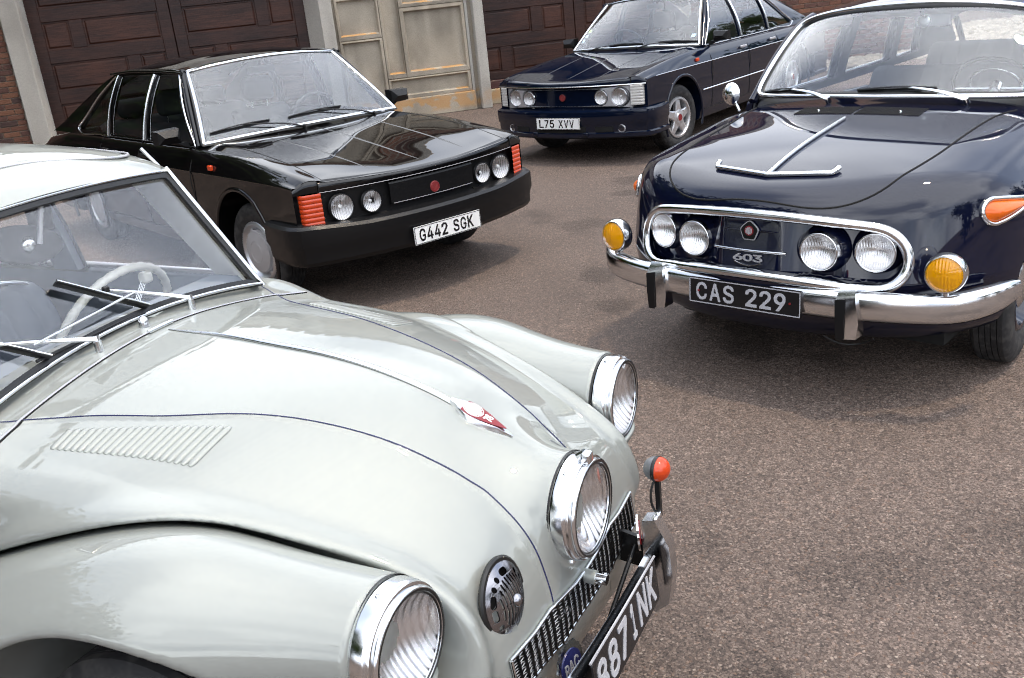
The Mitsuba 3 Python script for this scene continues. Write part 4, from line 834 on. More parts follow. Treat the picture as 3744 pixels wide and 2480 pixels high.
    top = lambda s_: np.stack([-.535 - .10 * np.abs(s_) ** 3 - .0 * s_, .605 * s_, 1.490 - .035 * s_ ** 2 - .035 * np.abs(s_) ** 5], -1)
    ws = lambda s_, t: base(s_) * (1 - np.asarray(t)[..., None]) + top(s_) * np.asarray(t)[..., None] + np.sin(np.pi * np.asarray(t))[..., None] * [.02, 0, .012]
    SS, TT = np.meshgrid(np.linspace(-1, 1, 41), np.linspace(0, 1, 13), indexing='ij'); P('windscreen', grid(ws(SS, TT)), 'screen_glass', True)
    # rounded outline of the screen aperture
    nn = unit((.72, 0, .69)); u = np.linspace(-1, 1, 60); tt = np.linspace(0, 1, 24)[1:-1]
    def corner(p): return gaussian_filter(np.vstack([p] * 3), (2.2, 0))[len(p):2 * len(p)]
    edge = corner(np.vstack([base(u), ws(1 + 0 * tt, tt), top(u[::-1]), ws(-1 + 0 * tt, tt[::-1])])); outn = unit(edge - edge.mean(0) - ((edge - edge.mean(0)) @ nn)[:, None] * nn)
    P('screen_seal', tube(edge + nn * .0, .020, 8, True, up=nn, ry=np.full(len(edge), .010)), 'seal', 50)
    P('screen_trim', tube(edge + outn * .016 + nn * .008, .0115, 8, True, up=nn, ry=np.full(len(edge), .008)), 'chrome', 50)
    zroof = CubicSpline([-3.1, -2.7, -2.2, -1.6, -1.1, -.75, -.53], [1.26, 1.40, 1.50, 1.545, 1.55, 1.535, 1.50]); wroof = CubicSpline([-3.1, -2.3, -1.2, -.5], [.55, .63, .645, .625])
    rx = np.linspace(-.53, -2.75, 50); yv = np.sin(np.linspace(-1, 1, 41) * np.pi / 2); rows = []
    for x in rx:
        w_ = float(wroof(x)); z0 = float(zroof(x)); y = yv * w_; back = np.clip((x + .95) / .42, 0, 1)
        xx = x - (.105 * np.abs(yv) ** 3) * back; rows.append(np.stack([xx, y, z0 - (.14 - .03 * back) * (1 - (1 - np.abs(yv) ** 2.4) ** (1 / 2.4)) - .012 * yv ** 2], 1))
    P('roof', grid(rows), 'navy_paint', 60)
    inner = sm(rows) - [0, 0, .035]; P('headlining', grid(inner * [1, .96, 1], flip=True), 'headlining', 60)
    for s in (1, -1):
        ap = spl([(-.295, s * .735, 1.055), (-.47, s * .70, 1.24), (-.655, s * .640, 1.405), (-.80, s * .635, 1.445)], 20); P('front_pillar', tube(ap, .028, 8), 'navy_paint', 50); P('front_pillar_lining', tube(ap - [.03, s * .03, .0], .022, 8), 'seat_dark', 50)
        sideq = lambda x, t: np.stack([np.asarray(x, float), s * (.775 - .135 * np.asarray(t) + .01 * np.sin(np.pi * np.asarray(t))), 1.045 + .385 * np.asarray(t)], -1)
        outl = sg.Polygon([(-.30, 0), (-.70, 1.02), (-1.6, 1.07), (-2.3, 1.03), (-2.75, .80), (-3.05, .5), (-3.35, .05), (-3.3, -.1), (-.3, -.1)])
        wins = {'front_door_glass': [(-.40, .03), (-.76, .94), (-1.27, .98), (-1.29, .03)], 'rear_door_glass': [(-1.42, .03), (-1.40, .98), (-2.0, .96), (-2.12, .03)], 'quarter_glass': [(-2.22, .03), (-2.12, .93), (-2.30, .90), (-2.52, .55), (-2.60, .03)]}
        sh = outl.difference(shapely.union_all([sg.Polygon(w).buffer(-.012).buffer(.012) for w in wins.values()])).segmentize(.06); v_, f_ = prism(sh, 0, 1); qv = sideq(v_[:, 0], v_[:, 1]) + np.outer(v_[:, 2] - 1, [0, s * .035, 0])
        P('side_frame', (qv, f_ if s < 0 else f_[:, ::-1]), 'navy_paint', 25)
        v2, f2 = prism(sh.buffer(-.004), 0, 1); q2 = sideq(v2[:, 0], v2[:, 1]) + np.outer(v2[:, 2] * .01 - .05, [0, s, 0]); P('side_lining', (q2, f2 if s < 0 else f2[:, ::-1]), 'seat_dark', 25)
        for nm, w in wins.items():
            pg = sg.Polygon(w); tri = trimesh.creation.triangulate_polygon(pg, engine='earcut'); P(nm, (sideq(tri[0][:, 0], tri[0][:, 1]) - [0, s * .015, 0], tri[1]), 'glass', False)
            pts = np.array(pg.buffer(-.012).buffer(.012).segmentize(.05).exterior.coords)[:-1]; P('window_trim', tube(sideq(pts[:, 0], pts[:, 1]) + [0, s * .003, 0], .007, 6, True), 'chrome', 50)
    # rear screen frame seen through the cabin
    rr_ = [np.stack([x + 0 * yv, yv * w_, z - .05 * yv ** 2], 1) for x, w_, z in ((-2.78, .56, 1.375), (-3.0, .60, 1.26), (-3.25, .64, 1.10), (-3.42, .66, .985))]; P('rear_window', grid(rr_), 'glass', True)
    re = np.vstack([rr_[0], [r[-1] for r in rr_[1:-1]], rr_[-1][::-1], [r[0] for r in rr_[1:-1]][::-1]]); P('rear_window_seal', tube(re, .022, 8, True), 'seal', 50)
    P('parcel_shelf', box((-3.3, -.66, .96), (-2.72, .66, .985)), 'seat_dark'); P('floor', box((-2.84, -.8, .38), (-.40, .8, .42)), 'dash_black')
    P('dashboard', cat(rbox((-.60, -.72, .85), (-.27, .72, 1.068), .05)), 'seat_dark', 60)
    bench(C, 'front_seat', fr, -1.62, -1.02, -.68, .68, .42, 1.06, 'seat_grey', .14, pleats=12); bench(C, 'rear_seat', fr, -2.62, -2.05, -.70, .70, .44, 1.10, 'seat_grey', .16, pleats=12)
    sw = holder(C, 'steering_wheel'); cw = sm((-.79, .36, 1.05)); dn = unit((-.80, 0, .6)); part(sw, 'rim', ring(cw, dn, .205, .009), 'seal', fr, True)
    part(sw, 'horn_ring', ring(cw + dn * .01, dn, .125, .004, 40, 6), 'chrome', fr, True); part(sw, 'column', cyl_between(cw - dn * .3, cw, .02, 12), 'silver_trim', fr); part(sw, 'hub', cyl_between(cw - dn * .02, cw + dn * .025, .03, 20), 'chrome', fr)
    for s in (1, -1): part(sw, 'spoke', cyl_between(cw, cw + np.array([0, s * .2, 0]), .006, 8), 'chrome', fr)
    mk = holder(C, 'interior_mirror'); part(mk, 'shell', rbox((-.70, -.02, 1.375), (-.68, .16, 1.435), .018), 'silver_trim', fr, 50); part(mk, 'glass', rbox((-.702, -.012, 1.382), (-.699, .152, 1.428), .001), 'mirror_face', fr); part(mk, 'stem', cyl_between((-.69, .03, 1.41), (-.62, .03, 1.47), .008, 8), 'chrome', fr); part(mk, 'dial', affine(lathe([(.032, 0), (.032, .01), (.02, .013), (0, .013)], 20), basis((1, 0, 0)), (-.68, .03, 1.405)), 'chrome', fr, 30)
    # door mirror on the far wing
    k = holder(C, 'wing_mirror'); c = sm((-.18, -.80, 1.115)); part(k, 'shell', affine(lathe([(.0, .035), (.03, .03), (.055, .012), (.06, -.002), (.056, -.006)], 32), basis((1, -.25, .1)), c), 'chrome', fr, 60); part(k, 'glass', affine(lathe([(.056, -.004), (0, -.005)], 32), basis((1, -.25, .1)), c), 'mirror_face', fr); part(k, 'stem', tube(spl([c + (0, .02, -.05), (-.16, -.76, 1.06), (-.14, -.73, 1.03)], 8), .008, 8), 'chrome', fr)
    # wipers
    for pv, a, b in ((-.34, (-.93, .03), (-.55, .05)), (.60, (-.13, .035), (.41, .06))):
        A_, B_ = ws(np.float64(a[0]), np.float64(a[1])), ws(np.float64(b[0]), np.float64(b[1])); wiper(C, fr, ws(np.float64(pv), np.float64(-.05)), A_ * .35 + B_ * .65, A_, B_, nn, 'chrome', 'seal', .011)
    for y in (-.19, .21): part(C, 'washer_jet', lathe([(0, .014), (.006, .012), (.009, .004), (.006, -.01)], 12), 'chrome', Frame(*(fr((.045, y, float(drop(.045, y))))[:2]), 0, float(drop(.045, y))), 40)
    P('cable', tube(spl([(1.0, .30, .30), (.98, .36, .27), (.96, .44, .275), (.97, .5, .31)], 14), .004, 5), 'seal')
    return C
CAR_C = car_603()
# ------------------------------------------------------------------ the silver grey streamliner in the foreground
FD = Frame(-0.34209948, 2.0648506, -0.49530848)
_pp = spl([(-.95, 1.085), (-.72, 1.079), (-.589, 1.068), (-.42, 1.064), (-.254, 1.053), (-.112, 1.041), (.021, 1.019), (.146, .984), (.22, .954), (.285, .918), (.364, .862), (.42, .80), (.456, .74), (.481, .68), (.498, .60), (.503, .52), (.497, .44), (.47, .37), (.40, .33)], 700)
# signed height field of the nose profile on a fine raster (negative below / behind)
_ph = .004; _px, _pz = np.arange(-1.0, .75, _ph), np.arange(.2, 1.25, _ph)
_poly = sg.Polygon(np.vstack([_pp, [(-1.2, .33), (-1.2, 1.085)]]))
_in = shapely.contains_xy(_poly, *np.meshgrid(_px, _pz, indexing='ij'))
from scipy.spatial import cKDTree as _KD
_dd = _KD(_pp).query(np.stack(np.meshgrid(_px, _pz, indexing='ij'), -1).reshape(-1, 2))[0].reshape(_in.shape)
_psd = np.where(_in, -_dd, _dd)
_psf = spline_filter(gaussian_filter(_psd, 1.0), order=3)
def prof_sd(x, z):
    x, z = np.broadcast_arrays(x, z); q = [np.clip((x.ravel() + 1.0) / _ph, 0, len(_px) - 1.01), np.clip((z.ravel() - .2) / _ph, 0, len(_pz) - 1.01)]
    return map_coordinates(_psf, q, order=3, prefilter=False).reshape(x.shape)
_dw = PchipInterpolator([-1, -.75, -.5, -.3, 0, .2, .35, .5, .7], [.64, .635, .62, .598, .565, .522, .480, .442, .42])
_wx = [-.90, -.555, -.35, -.15, 0, .12, .25, .36, .46]
_wy, _wz, _wr = (CubicSpline(_wx, q) for q in ([.662, .648, .632, .612, .592, .570, .549, .537, .533], [.38, .565, .652, .714, .731, .740, .746, .751, .752], [.262, .232, .216, .200, .185, .157, .133, .120, .114]))
def d_wing(x, y, z):
    q = np.clip(x, -.9, .46); dz = z - _wz(q); dz = np.where(dz < 0, dz * (1 - .72 * sstep(.30, .02, x)), dz)
    dz = np.where((dz < 0) & (x > .02), dz * (1 - .45 * sstep(.02, .30, x)), dz)
    return .93 * (np.sqrt((np.abs(y) - _wy(q)) ** 2 + dz ** 2) - _wr(q))
_nz, _nr = PchipInterpolator([.0, .2, .34, .47, .6], [.765, .755, .752, .748, .745]), PchipInterpolator([.0, .2, .34, .47, .6], [.150, .142, .128, .1165, .113])
def d_nac(x, y, z):
    q = np.clip(x, .0, .6); return np.maximum(.95 * (np.sqrt(y ** 2 + (z - _nz(q)) ** 2) - _nr(q)), .02 - x)
_yl = PchipInterpolator([-.72, -.657, -.546, -.45, -.36, -.287, -.171, -.056, .061, .175, .285, .364], [.49, .461, .404, .370, .346, .327, .286, .248, .218, .192, .168, .152])
def d_hull0(x, y, z):
    a = np.abs(y); k = .37 - .15 * sstep(-.5, -.75, x); c = .05 + .69 * sstep(.70, .93, z)
    f = prof_sd(x + c * np.minimum(a, .5) ** 2, z + k * a ** 2 - .25 * a ** 4)
    yl = _yl(np.clip(x, -.72, .364)); f = f - .0035 * sstep(yl + .010, yl + .002, a) * sstep(-.64, -.60, x)   # the raised middle panel
    sd = a - _dw(np.clip(x, -1, .7)) + .02 * sstep(.9, .6, z)
    return smax(f, sd, .085)
def d_hull1(x, y, z):
    f = d_hull0(x, y, z); n = np.maximum(d_nac(x, y, z), x - .489); return smin(f, n, .06)
def d_hull(x, y, z):
    f = d_hull1(x, y, z); w = d_wing(x, y, z); fl = smax(w - .034, f - .028, .035); f = smin(f, fl, .045)
    f = smax(f, .009 - w, .020); f = np.maximum(f, -.80 - x); return np.maximum(f, .34 - z)
def d_fender(x, y, z):
    xf = .365 + .060 * sstep(.675, .635, z) - 1.1 * np.clip(.52 - z, 0, 1) ** 2; f = smax(d_wing(x, y, z), x - xf, .010 + .09 * sstep(.68, .60, z)); f = np.maximum(f, .30 - z)
    arch = np.sqrt((x + .115) ** 2 + (z - .385) ** 2) - .418; f = smax(f, -np.maximum(arch, .30 - np.abs(y)), .03)
    return np.maximum(f, -.80 - x)
def car_87():
    fr = FD; C = thing('parked_car', 'pale silver streamlined vintage car with three headlamps filling the near left corner', 'car')
    P = lambda name, mesh, mat, smooth=30, **k: part(C, name, mesh, mat, fr, smooth, **k)
    P('bonnet', surface_net(d_hull, (-.80, -.72, .32), (.56, .72, 1.12), .0085), 'silver_paint', 42)
    for s in (1, -1):
        lo, hi = (-.80, .28, .28), (.46, .95, .97)
        m = surface_net(d_fender, lo, hi, .0085); P('wing', m if s > 0 else mirror(m), 'silver_paint', 50, label='silver front wing nearer the camera' if s < 0 else 'silver front wing on the far side')
    def drop(x, y, off=0.0):
        x, y = np.broadcast_arrays(sm(x), sm(y)); lo, hi = np.full(x.shape, .45), np.full(x.shape, 1.2)
        for _ in range(36): m = (lo + hi) / 2; ins = d_hull(x, y, m) < 0; lo, hi = np.where(ins, m, lo), np.where(ins, hi, m)
        return lo + off
    def nose(y, z, off=0.0, F=d_hull0):
        y, z = np.broadcast_arrays(sm(y), sm(z)); lo, hi = np.full(y.shape, -.2), np.full(y.shape, .8)
        for _ in range(36): m = (lo + hi) / 2; ins = F(m, y, z) < 0; lo, hi = np.where(ins, m, lo), np.where(ins, hi, m)
        return lo + off
    # blue coachline down each side of the bonnet ridge, and the raised edge beside it
    for s in (1, -1):
        x = np.array([-.72, -.657, -.546, -.45, -.36, -.287, -.171, -.056, .061, .175, .285, .364]); y = np.array([.49, .461, .404, .370, .346, .327, .286, .248, .218, .192, .168, .152])
        xy = spl(np.column_stack([x, y]), 70); a = np.column_stack([xy, drop(xy[:, 0], xy[:, 1], .0004)])
        zz = np.linspace(a[-1, 2], .60, 40)[1:]; yv = np.interp(zz, [.58, .62, .70, .78, .9], [.150, .147, .146, .147, .152]); b = np.column_stack([nose(yv, zz, .0004, d_hull1), yv, zz])
        line = np.vstack([a, b]) * [1, s, 1]; line = spl(line[::2], 160); P('coachline', tube(line, .0016, 6), 'navy_enamel')
        gap = spl(np.vstack([a, b])[::2] * [1, s, 1] + [0, s * .017, -.0044], 150); 
    # bonnet spear ending in the enamel badge
    sx = np.linspace(-.589, .25, 60); P('bonnet_spear', tube(np.column_stack([sx, 0 * sx, drop(sx, 0 * sx, .002)]), np.interp(sx, [-.589, -.25, .1, .25], [.0012, .0068, .0088, .0082]), 10, up=(0, 0, 1), ry=np.interp(sx, [-.589, -.4], [.001, .006])), 'chrome', 50)
    P('spear_edge', tube(np.column_stack([sx, 0 * sx, drop(sx, 0 * sx, .0004)]), np.interp(sx, [-.589, -.25, .1, .25], [.0015, .0074, .0095, .0090]), 8, up=(0, 0, 1), ry=np.full(60, .0012)), 'seal', 50)
    bx = np.linspace(.222, .366, 40); hw = PchipInterpolator([.222, .236, .252, .276, .300, .335, .366], [.0082, .0115, .0235, .0285, .0240, .0120, .0006])(bx)
    bz = drop(bx, 0 * bx); bz = spl(np.column_stack([bx, bz + .004]), 40); k = holder(C, 'bonnet_badge', 'teardrop chrome badge with red and white enamel')
    u = np.array([-1, -.92, -.8, 0, .8, .92, 1]); hgt = np.array([-.010, .004, .009, .010, .009, .004, -.010])
    part(k, 'surround', grid(np.stack([np.stack([bz[:, 0], hw * q, bz[:, 1] + h_ * np.minimum(1, hw / .012)], 1) for q, h_ in zip(u, hgt)], 1), flip=True), 'chrome', fr, 40)
    bzf = lambda xx: np.interp(xx, bz[:, 0], bz[:, 1])
    def lay_on(poly, z0, mat, name):
        v, f = prism(poly.segmentize(.006), 0, .0012); v = np.column_stack([v[:, 0], v[:, 1], bzf(v[:, 0]) + z0 + v[:, 2]]); part(k, name, (v, f), mat, fr, 20)
    red = sg.Polygon(np.vstack([np.column_stack([bx, hw - .0045])[9:36], np.column_stack([bx, -hw + .0045])[9:36][::-1]])); lay_on(red, .0103, 'red_enamel', 'enamel')
    disc = sg.Point(.276, 0).buffer(.0215); lay_on(disc.difference(disc.buffer(-.0018)), .0118, 'plate_white', 'ring')
    for yy, l0, l1 in ((-.0155, .267, .285), (-.0105, .262, .290), (-.0052, .259, .293), (0, .258, .294), (.0052, .259, .293), (.0105, .262, .290), (.0155, .267, .285)): lay_on(sg.box(l0, yy - .0019, l1, yy + .0019), .0118, 'plate_white', 'lettering')
    lay_on(sg.Point(.3055, .0045).buffer(.0048).difference(sg.Point(.3055, .0045).buffer(.0022)).union(sg.Point(.3145, .0045).buffer(.0052).difference(sg.Point(.3145, .0045).buffer(.0024))), .0118, 'plate_white', 'numeral')
    lay_on(sg.box(.302, -.0095, .305, -.0015).union(sg.Polygon([(.302, -.0045), (.304, -.0015), (.321, -.0045), (.320, -.0075)])), .0118, 'plate_white', 'numeral')
    # louvres pressed into the bonnet sides
    for s in (1, -1):
        for i in range(21):
            t = i / 20; p0 = np.array([-.478 + t * .348, .417 - t * .110]); p1 = np.array([-.474 + t * .332, .476 - t * .052])
            l = spl([p0, (p0 + p1) / 2, p1], 13); l3 = np.column_stack([l[:, 0], l[:, 1] * s, drop(l[:, 0], l[:, 1], -.001)]); e = np.clip(np.sin(np.linspace(.12, np.pi - .12, 13)) * 3, 0, 1) ** .5
            P('louvre', tube(l3, .0097 * e, 12, up=(0, 0, 1), ry=.0056 * e), 'silver_paint', 60)
    # three headlamps
    for (c, d, r, nm) in (((.536, 0, .746), (1, 0, .0), .099, 'centre headlamp on the nose with concentric fluting'), ((.412, -.533, .752), (1, -.02, .0), .098, 'headlamp on the wing nearer the camera'), ((.412, .533, .752), (1, .02, .0), .098, 'headlamp on the far wing')):
        tl = [(r + .0135, -.005), (r + .0145, -.009), (r + .0125, -.011), (r + .0150, -.014), (r + .0165, -.019), (r + .0172, -.040), (r + .0155, -.046), (r + .004, -.048)]
        h = headlamp(C, 'headlamp', fr, c, d, r, .055, .013, 15, dome=.16, label=nm, rib_amp=.0019, tail=tl, conc=nm[0] == 'c')
        part(h, 'bezel', affine(lathe([(r - .005, .0035), (r + .001, .0085), (r + .0045, .008), (r + .006, .004)], 48), basis(d), c), 'seal', fr, 40)
        B = basis(d); T = lambda m: affine(m, B, c)
        for a in ((2.0, -.029), (-2.1, -.029)) if nm[0] == 'c' else ((1.75, -.030), (-1.6, -.030)):
            q = np.array([(r + .0155) * math.cos(a[0]), (r + .0155) * math.sin(a[0]), a[1]]); n_ = np.array([math.cos(a[0]), math.sin(a[0]), 0])
            part(h, 'screw', T(cyl_between(q, q + n_ * .006, .0075, 16)), 'chrome', fr, 25); part(h, 'screw', T(cyl_between(q + n_ * .006, q + n_ * .0075, .0045, 12)), 'silver_trim', fr, 25)
        part(h, 'gasket', T(lathe([(r + .0190, -.046), (r + .0190, -.051), (r + .01, -.052)], 48)), 'seal', fr)
        if nm[0] == 'c':
            part(h, 'hinge', T(rbox((-.012, r + .008, -.012), (.014, r + .034, .010), .006)), 'chrome', fr, 40); part(h, 'clip', T(cyl_between((-.0, r + .02, -.02), (.0, r + .03, -.004), .010, 12)), 'chrome', fr, 30)
        else:
            sy = 1 if c[1] < 0 else 1; a0 = -2.75; q = np.array([(r + .019) * math.cos(a0), (r + .019) * math.sin(a0), -.028]); tn = np.array([-math.sin(a0), math.cos(a0), 0]); 
            if c[1] > 0:
                part(h, 'clamp', T(cyl_between(q - tn * .012, q + tn * .012, .012, 16)), 'chrome', fr, 30); part(h, 'clamp', T(cyl_between(q + tn * .014, q + tn * .040, .010, 16)), 'chrome', fr, 30)
            part(h, 'drain', T(rbox((-.02, -r - .028, -.042), (.02, -r - .014, -.016), .006)), 'chrome', fr, 40)
    # horn grilles let into the nose
    for s in (-1,):
        c = np.array([float(nose(.283, .692)), .283, .692]); g = np.array([(float(nose(.283, .690 + e)) - float(nose(.283, .690 - e))) / .04 for e in (.02,)]); gy = (float(nose(.303, .690)) - float(nose(.263, .690))) / .04
        n_ = unit(np.array([1, .06, .16])); n_ = n_ * [1, s, 1]; c = c * [1, s, 1]; B = basis(n_); T = lambda m: affine(m, B, c - n_ * .002); k = holder(C, 'horn_grille', 'oval black horn grille with curved slots' )
        S = lambda m: T((vf(m)[0] * [.94, 1.08, 1], vf(m)[1]))
        part(k, 'gasket', S(lathe([(.070, -.01), (.0785, -.004), (.080, .002), (.076, .006), (.070, .006)], 48)), 'seal', fr, 40)
        R = .070; dome = lambda v: .008 + .026 * (1 - np.clip((v[:, 0] ** 2 + v[:, 1] ** 2) / R ** 2, 0, 1))
        sl = [sg.Point(R * .80 * math.cos(a), R * .80 * math.sin(a)).buffer(.0055) for a in (2.0, 2.35, 3.75, 4.1, 5.4, 5.75, .4, .75)] + [sg.LineString([(R * .80 * math.cos(a), R * .80 * math.sin(a)) for a in np.linspace(a0, a0 + .22, 5)]).buffer(.006) for a0 in (2.65, 3.12, 1.4, 4.5, .0 - .1)]
        for i, xx in enumerate(np.linspace(-.042, .042, 10)):
            hh = math.sqrt((R * .66) ** 2 - xx ** 2) if abs(xx) < R * .66 else 0
            if hh > .012:
                for q0, q1 in ((.009 if abs(xx) < .012 else .003, hh), (-hh, -.009 if abs(xx) < .012 else -.003)): sl.append(sg.LineString([(xx + .010 * (1 - (y / R) ** 2) - .005, y) for y in np.linspace(q0, q1, 8)]).buffer(.0024))
        pl = sg.Point(0, 0).buffer(R, quad_segs=24).difference(shapely.union_all(sl)); v, f = prism(pl.segmentize(.012), 0, .003)
        t3 = trimesh.Trimesh(v, f).subdivide_to_size(.012); v, f = np.array(t3.vertices), np.array(t3.faces); v = np.column_stack([v[:, :2], v[:, 2] + dome(v) - .004]); part(k, 'slotted_disc', S((v, f)), 'black_chrome', fr, 20)
        part(k, 'backing', S(lathe([(.071, .0), (0, .001)], 32)), 'gap', fr); part(k, 'boss', S(affine(lathe([(.013, .0), (.012, .006), (.007, .010), (0, .011)], 24), np.eye(3), (.003, -.002, .032))), 'black_chrome', fr, 50)
    # low grille: mesh behind bars between bright rims
    gy = np.linspace(-.335, .335, 61); zt = .588 + .010 * np.abs(gy) / .33 - .010 * np.clip(1 - np.abs(np.abs(gy) - .147) / .09, 0, 1) * -1 - .006; zb = .500 + .008 * np.abs(gy) / .33 - .012 * np.clip(1 - np.abs(np.abs(gy) - .147) / .09, 0, 1) * .6
    X = nose(gy, (zt + zb) / 2); back = np.stack([np.column_stack([nose(gy, zt, .002), gy, zt]), np.column_stack([X + .001, gy, (zt + zb) / 2]), np.column_stack([nose(gy, zb, .002), gy, zb])]); P('grille_backing', grid(back, flip=True), 'gap', 50)
    P('grille_rim', tube(np.column_stack([nose(gy, zt, .005), gy, zt]), .0042, 8), 'chrome', 50); P('grille_rim', tube(np.column_stack([nose(gy, zb, .005), gy, zb]), .0042, 8), 'chrome', 50)
    for s in (0, -1): P('grille_rim', tube(np.column_stack([[back[j][s][0] + .004 for j in range(3)], [gy[s]] * 3, [zt[s], (zt[s] + zb[s]) / 2, zb[s]]]), .004, 8), 'chrome', 50)
    yb = np.linspace(-.315, .315, 27); zt_i, zb_i = np.interp(yb, gy, zt), np.interp(yb, gy, zb)
    for y, a, b in zip(yb, zt_i, zb_i): P('grille_bar', tube(np.column_stack([nose(sm([y] * 3), sm([a, (a + b) / 2, b]), .007), [y] * 3, [a, (a + b) / 2, b]]), .0035, 6), 'black_enamel', 50)
    wires = []
    for i in range(13):
        tq = (i + .5) / 13; z = zt * (1 - tq) + zb * tq; wires.append(tube(np.column_stack([nose(gy, z, .003 + .0) + .001 * np.sin(gy * 900), gy, z + .002 * np.sin(gy * 330 + i * np.pi)]), .0011, 4))
    P('grille_mesh', cat(*wires), 'wheel_grey', kind='stuff')
    # starting handle tube, lamp stand
    P('crank_tube', cyl_between((.47, 0, .572), (.535, 0, .570), .016, 20), 'silver_paint'); P('crank_end', cat(cyl_between((.535, 0, .570), (.560, 0, .569), .012, 16), cyl_between((.549, -.018, .569), (.549, .018, .569), .005, 10)), 'chrome')
    P('lamp_stand', hull([(.44, -.02, .62), (.44, .02, .62), (.475, -.012, .615), (.475, .012, .615), (.46, -.012, .65), (.46, .012, .65)]), 'silver_paint')
    # bumper blade, overrider, brackets, plate
    by = np.linspace(-.70, .27, 44); bxx = .585 - .10 * by ** 2 - .30 * np.clip(np.abs(by) - .30, 0, 1) ** 2; P('bumper', sweep(np.column_stack([bxx, by, 0 * by + .470]), [(-.006, .045), (.008, .030), (.013, 0), (.008, -.03), (-.006, -.045), (-.010, 0)]), 'chrome', 45)
    P('overrider', hull([(x, y, z) for y in (.205, .245) for x, z in ((.57, .60), (.60, .605), (.632, .54), (.638, .46), (.625, .38), (.59, .35), (.565, .37))]), 'chrome', 35)
    for y, yc in ((.225, .25), (-.45, -.40)): P('bumper_bracket', hull([(.40, yc - .006, z) for z in (.47, .56)] + [(.40, yc + .006, z) for z in (.47, .56)] + [(.57, y - .006, z) for z in (.46, .54)] + [(.57, y + .006, z) for z in (.46, .54)]), 'black_plastic', 25)
    plate(C, fr, (.612, -.022, .470), (1, .02, .08), .405, .115, '8871NK', False, .93, .74, edge=False, bulk=.004)
    P('plate_edge', tube(np.array([(.606, -.222, .5275), (.607, -.02, .5275), (.605, .178, .5275)]), .003, 6), 'silver_trim')
    # indicator on a stalk at the bumper end
    k = holder(C, 'indicator', 'small round orange and grey indicator lamp on a stalk'); c = np.array([.600, .243, .722]); B = basis((1, -.12, 0)); T = lambda m: affine(m, B, c)
    w = np.linspace(0, np.pi / 2, 10); part(k, 'lens', T(lathe(np.column_stack([.029 * np.cos(w), .004 + .027 * np.sin(w)]), 28)), 'orange_lens', fr, True); part(k, 'shell', T(lathe(np.column_stack([.029 * np.cos(w), -.003 - .029 * np.sin(w)])[::-1], 28)), 'grey_metal', fr, True)
    part(k, 'gasket', T(lathe([(.0296, .005), (.0302, .001), (.0296, -.004)], 28)), 'seal', fr); part(k, 'stalk', hull([c + o for o in ((-.006, -.006, -.028), (.006, .006, -.028), (-.005, -.006, -.125), (.006, .006, -.125), (.006, -.006, -.028), (.006, -.006, -.125))]), 'black_plastic', fr)
    part(k, 'cable', tube(spl([c + (-.006, -.004, -.025), c + (-.012, -.018, -.06), c + (-.008, -.014, -.10), c + (0, -.002, -.125)], 14), .003, 6), 'seal', fr)
    for y in (.214, .234): P('bolt', affine(lathe([(.009, 0), (.009, .004), (.005, .009), (0, .010)], 16), basis((.3, 0, 1), (1, 0, 0)), (.60, y, .605)), 'chrome', 40)
    # club badges hung on the bar
    def bar_badge(name, lab, c, d, r, col, txt):
        k = holder(C, name, lab); B = basis(d); T = lambda m: affine(m, B, c); pts = [(r * (1 + .08 * (i % 2)) * math.cos(a), r * 1.15 * (1 + .08 * (i % 2)) * math.sin(a)) for i, a in enumerate(np.linspace(0, 2 * np.pi, 32, endpoint=False))]
        part(k, 'frame', T(prism(sg.Polygon(pts), -.004, .001)), 'chrome', fr, 20); part(k, 'enamel', T(prism(sg.Point(0, 0).buffer(r * .8), .0, .003)), col, fr, 20)
        if txt: part(k, 'lettering', T(affine(text(txt, r * 1.15, r * .62, .0012), np.eye(3), (0, 0, .003))), 'silver_trim', fr)
    bar_badge('club_badge', 'round club badge with a serrated chrome edge', (.555, .222, .556), (1, .35, .05), .036, 'red_enamel', None); bar_badge('club_badge', 'blue enamel club badge with silver letters', (.545, -.185, .480), (1, -.12, .1), .046, 'navy_enamel', 'RAC')
    P('badge_bar', tube(np.array([(.54, .235, .52), (.545, 0, .43), (.54, -.42, .43)]), .006, 8), 'black_plastic', 50)
    # front wheels, inner arch
    for s in (1, -1):
        wheel(C, fr, (-.10, s * .635, .35), s, .35, .21, .165, 'silver_trim', steer=0); P('inner_arch', box((-.55, s * .42, .34), (.30, s * .44, .80)), 'gap')
    for i, x in enumerate(np.linspace(0, 2 * np.pi, 60, endpoint=False)):
        pass
    P('underside', box((-.75, -.50, .30), (.38, .50, .36)), 'gap')
    # --- cabin
    base = lambda s_: np.stack([-.712 + .03 * s_ ** 2, .455 * s_, 1.084 - .046 * s_ ** 2], -1); top = lambda s_: np.stack([-.93 - .0 * s_, .425 * s_, 1.408 - .022 * s_ ** 2], -1)
    ws = lambda s_, t: base(s_) * (1 - np.asarray(t)[..., None]) + top(s_) * np.asarray(t)[..., None]
    SS, TT = np.meshgrid(np.linspace(-1, 1, 25), np.linspace(0, 1, 9), indexing='ij'); nn = unit((.82, 0, .57)); P('windscreen', grid(ws(SS, TT) - nn * .004), 'pale_glass', True)
    u = np.linspace(-1, 1, 24); t1 = np.linspace(0, 1, 14)[1:-1]; edge = np.vstack([base(u), ws(1 + 0 * t1, t1), top(u[::-1]), ws(-1 + 0 * t1, t1[::-1])]); cen = edge.mean(0); inw = unit((cen - edge) - ((cen - edge) @ nn)[:, None] * nn)
    sq = np.minimum(1, 1.0)
    def band(w0, w1, h): return grid(np.stack([edge + inw_ * w0, edge + inw_ * w0 + nn * h, edge + inw_ * w1 + nn * h, edge + inw_ * w1], 1), True)
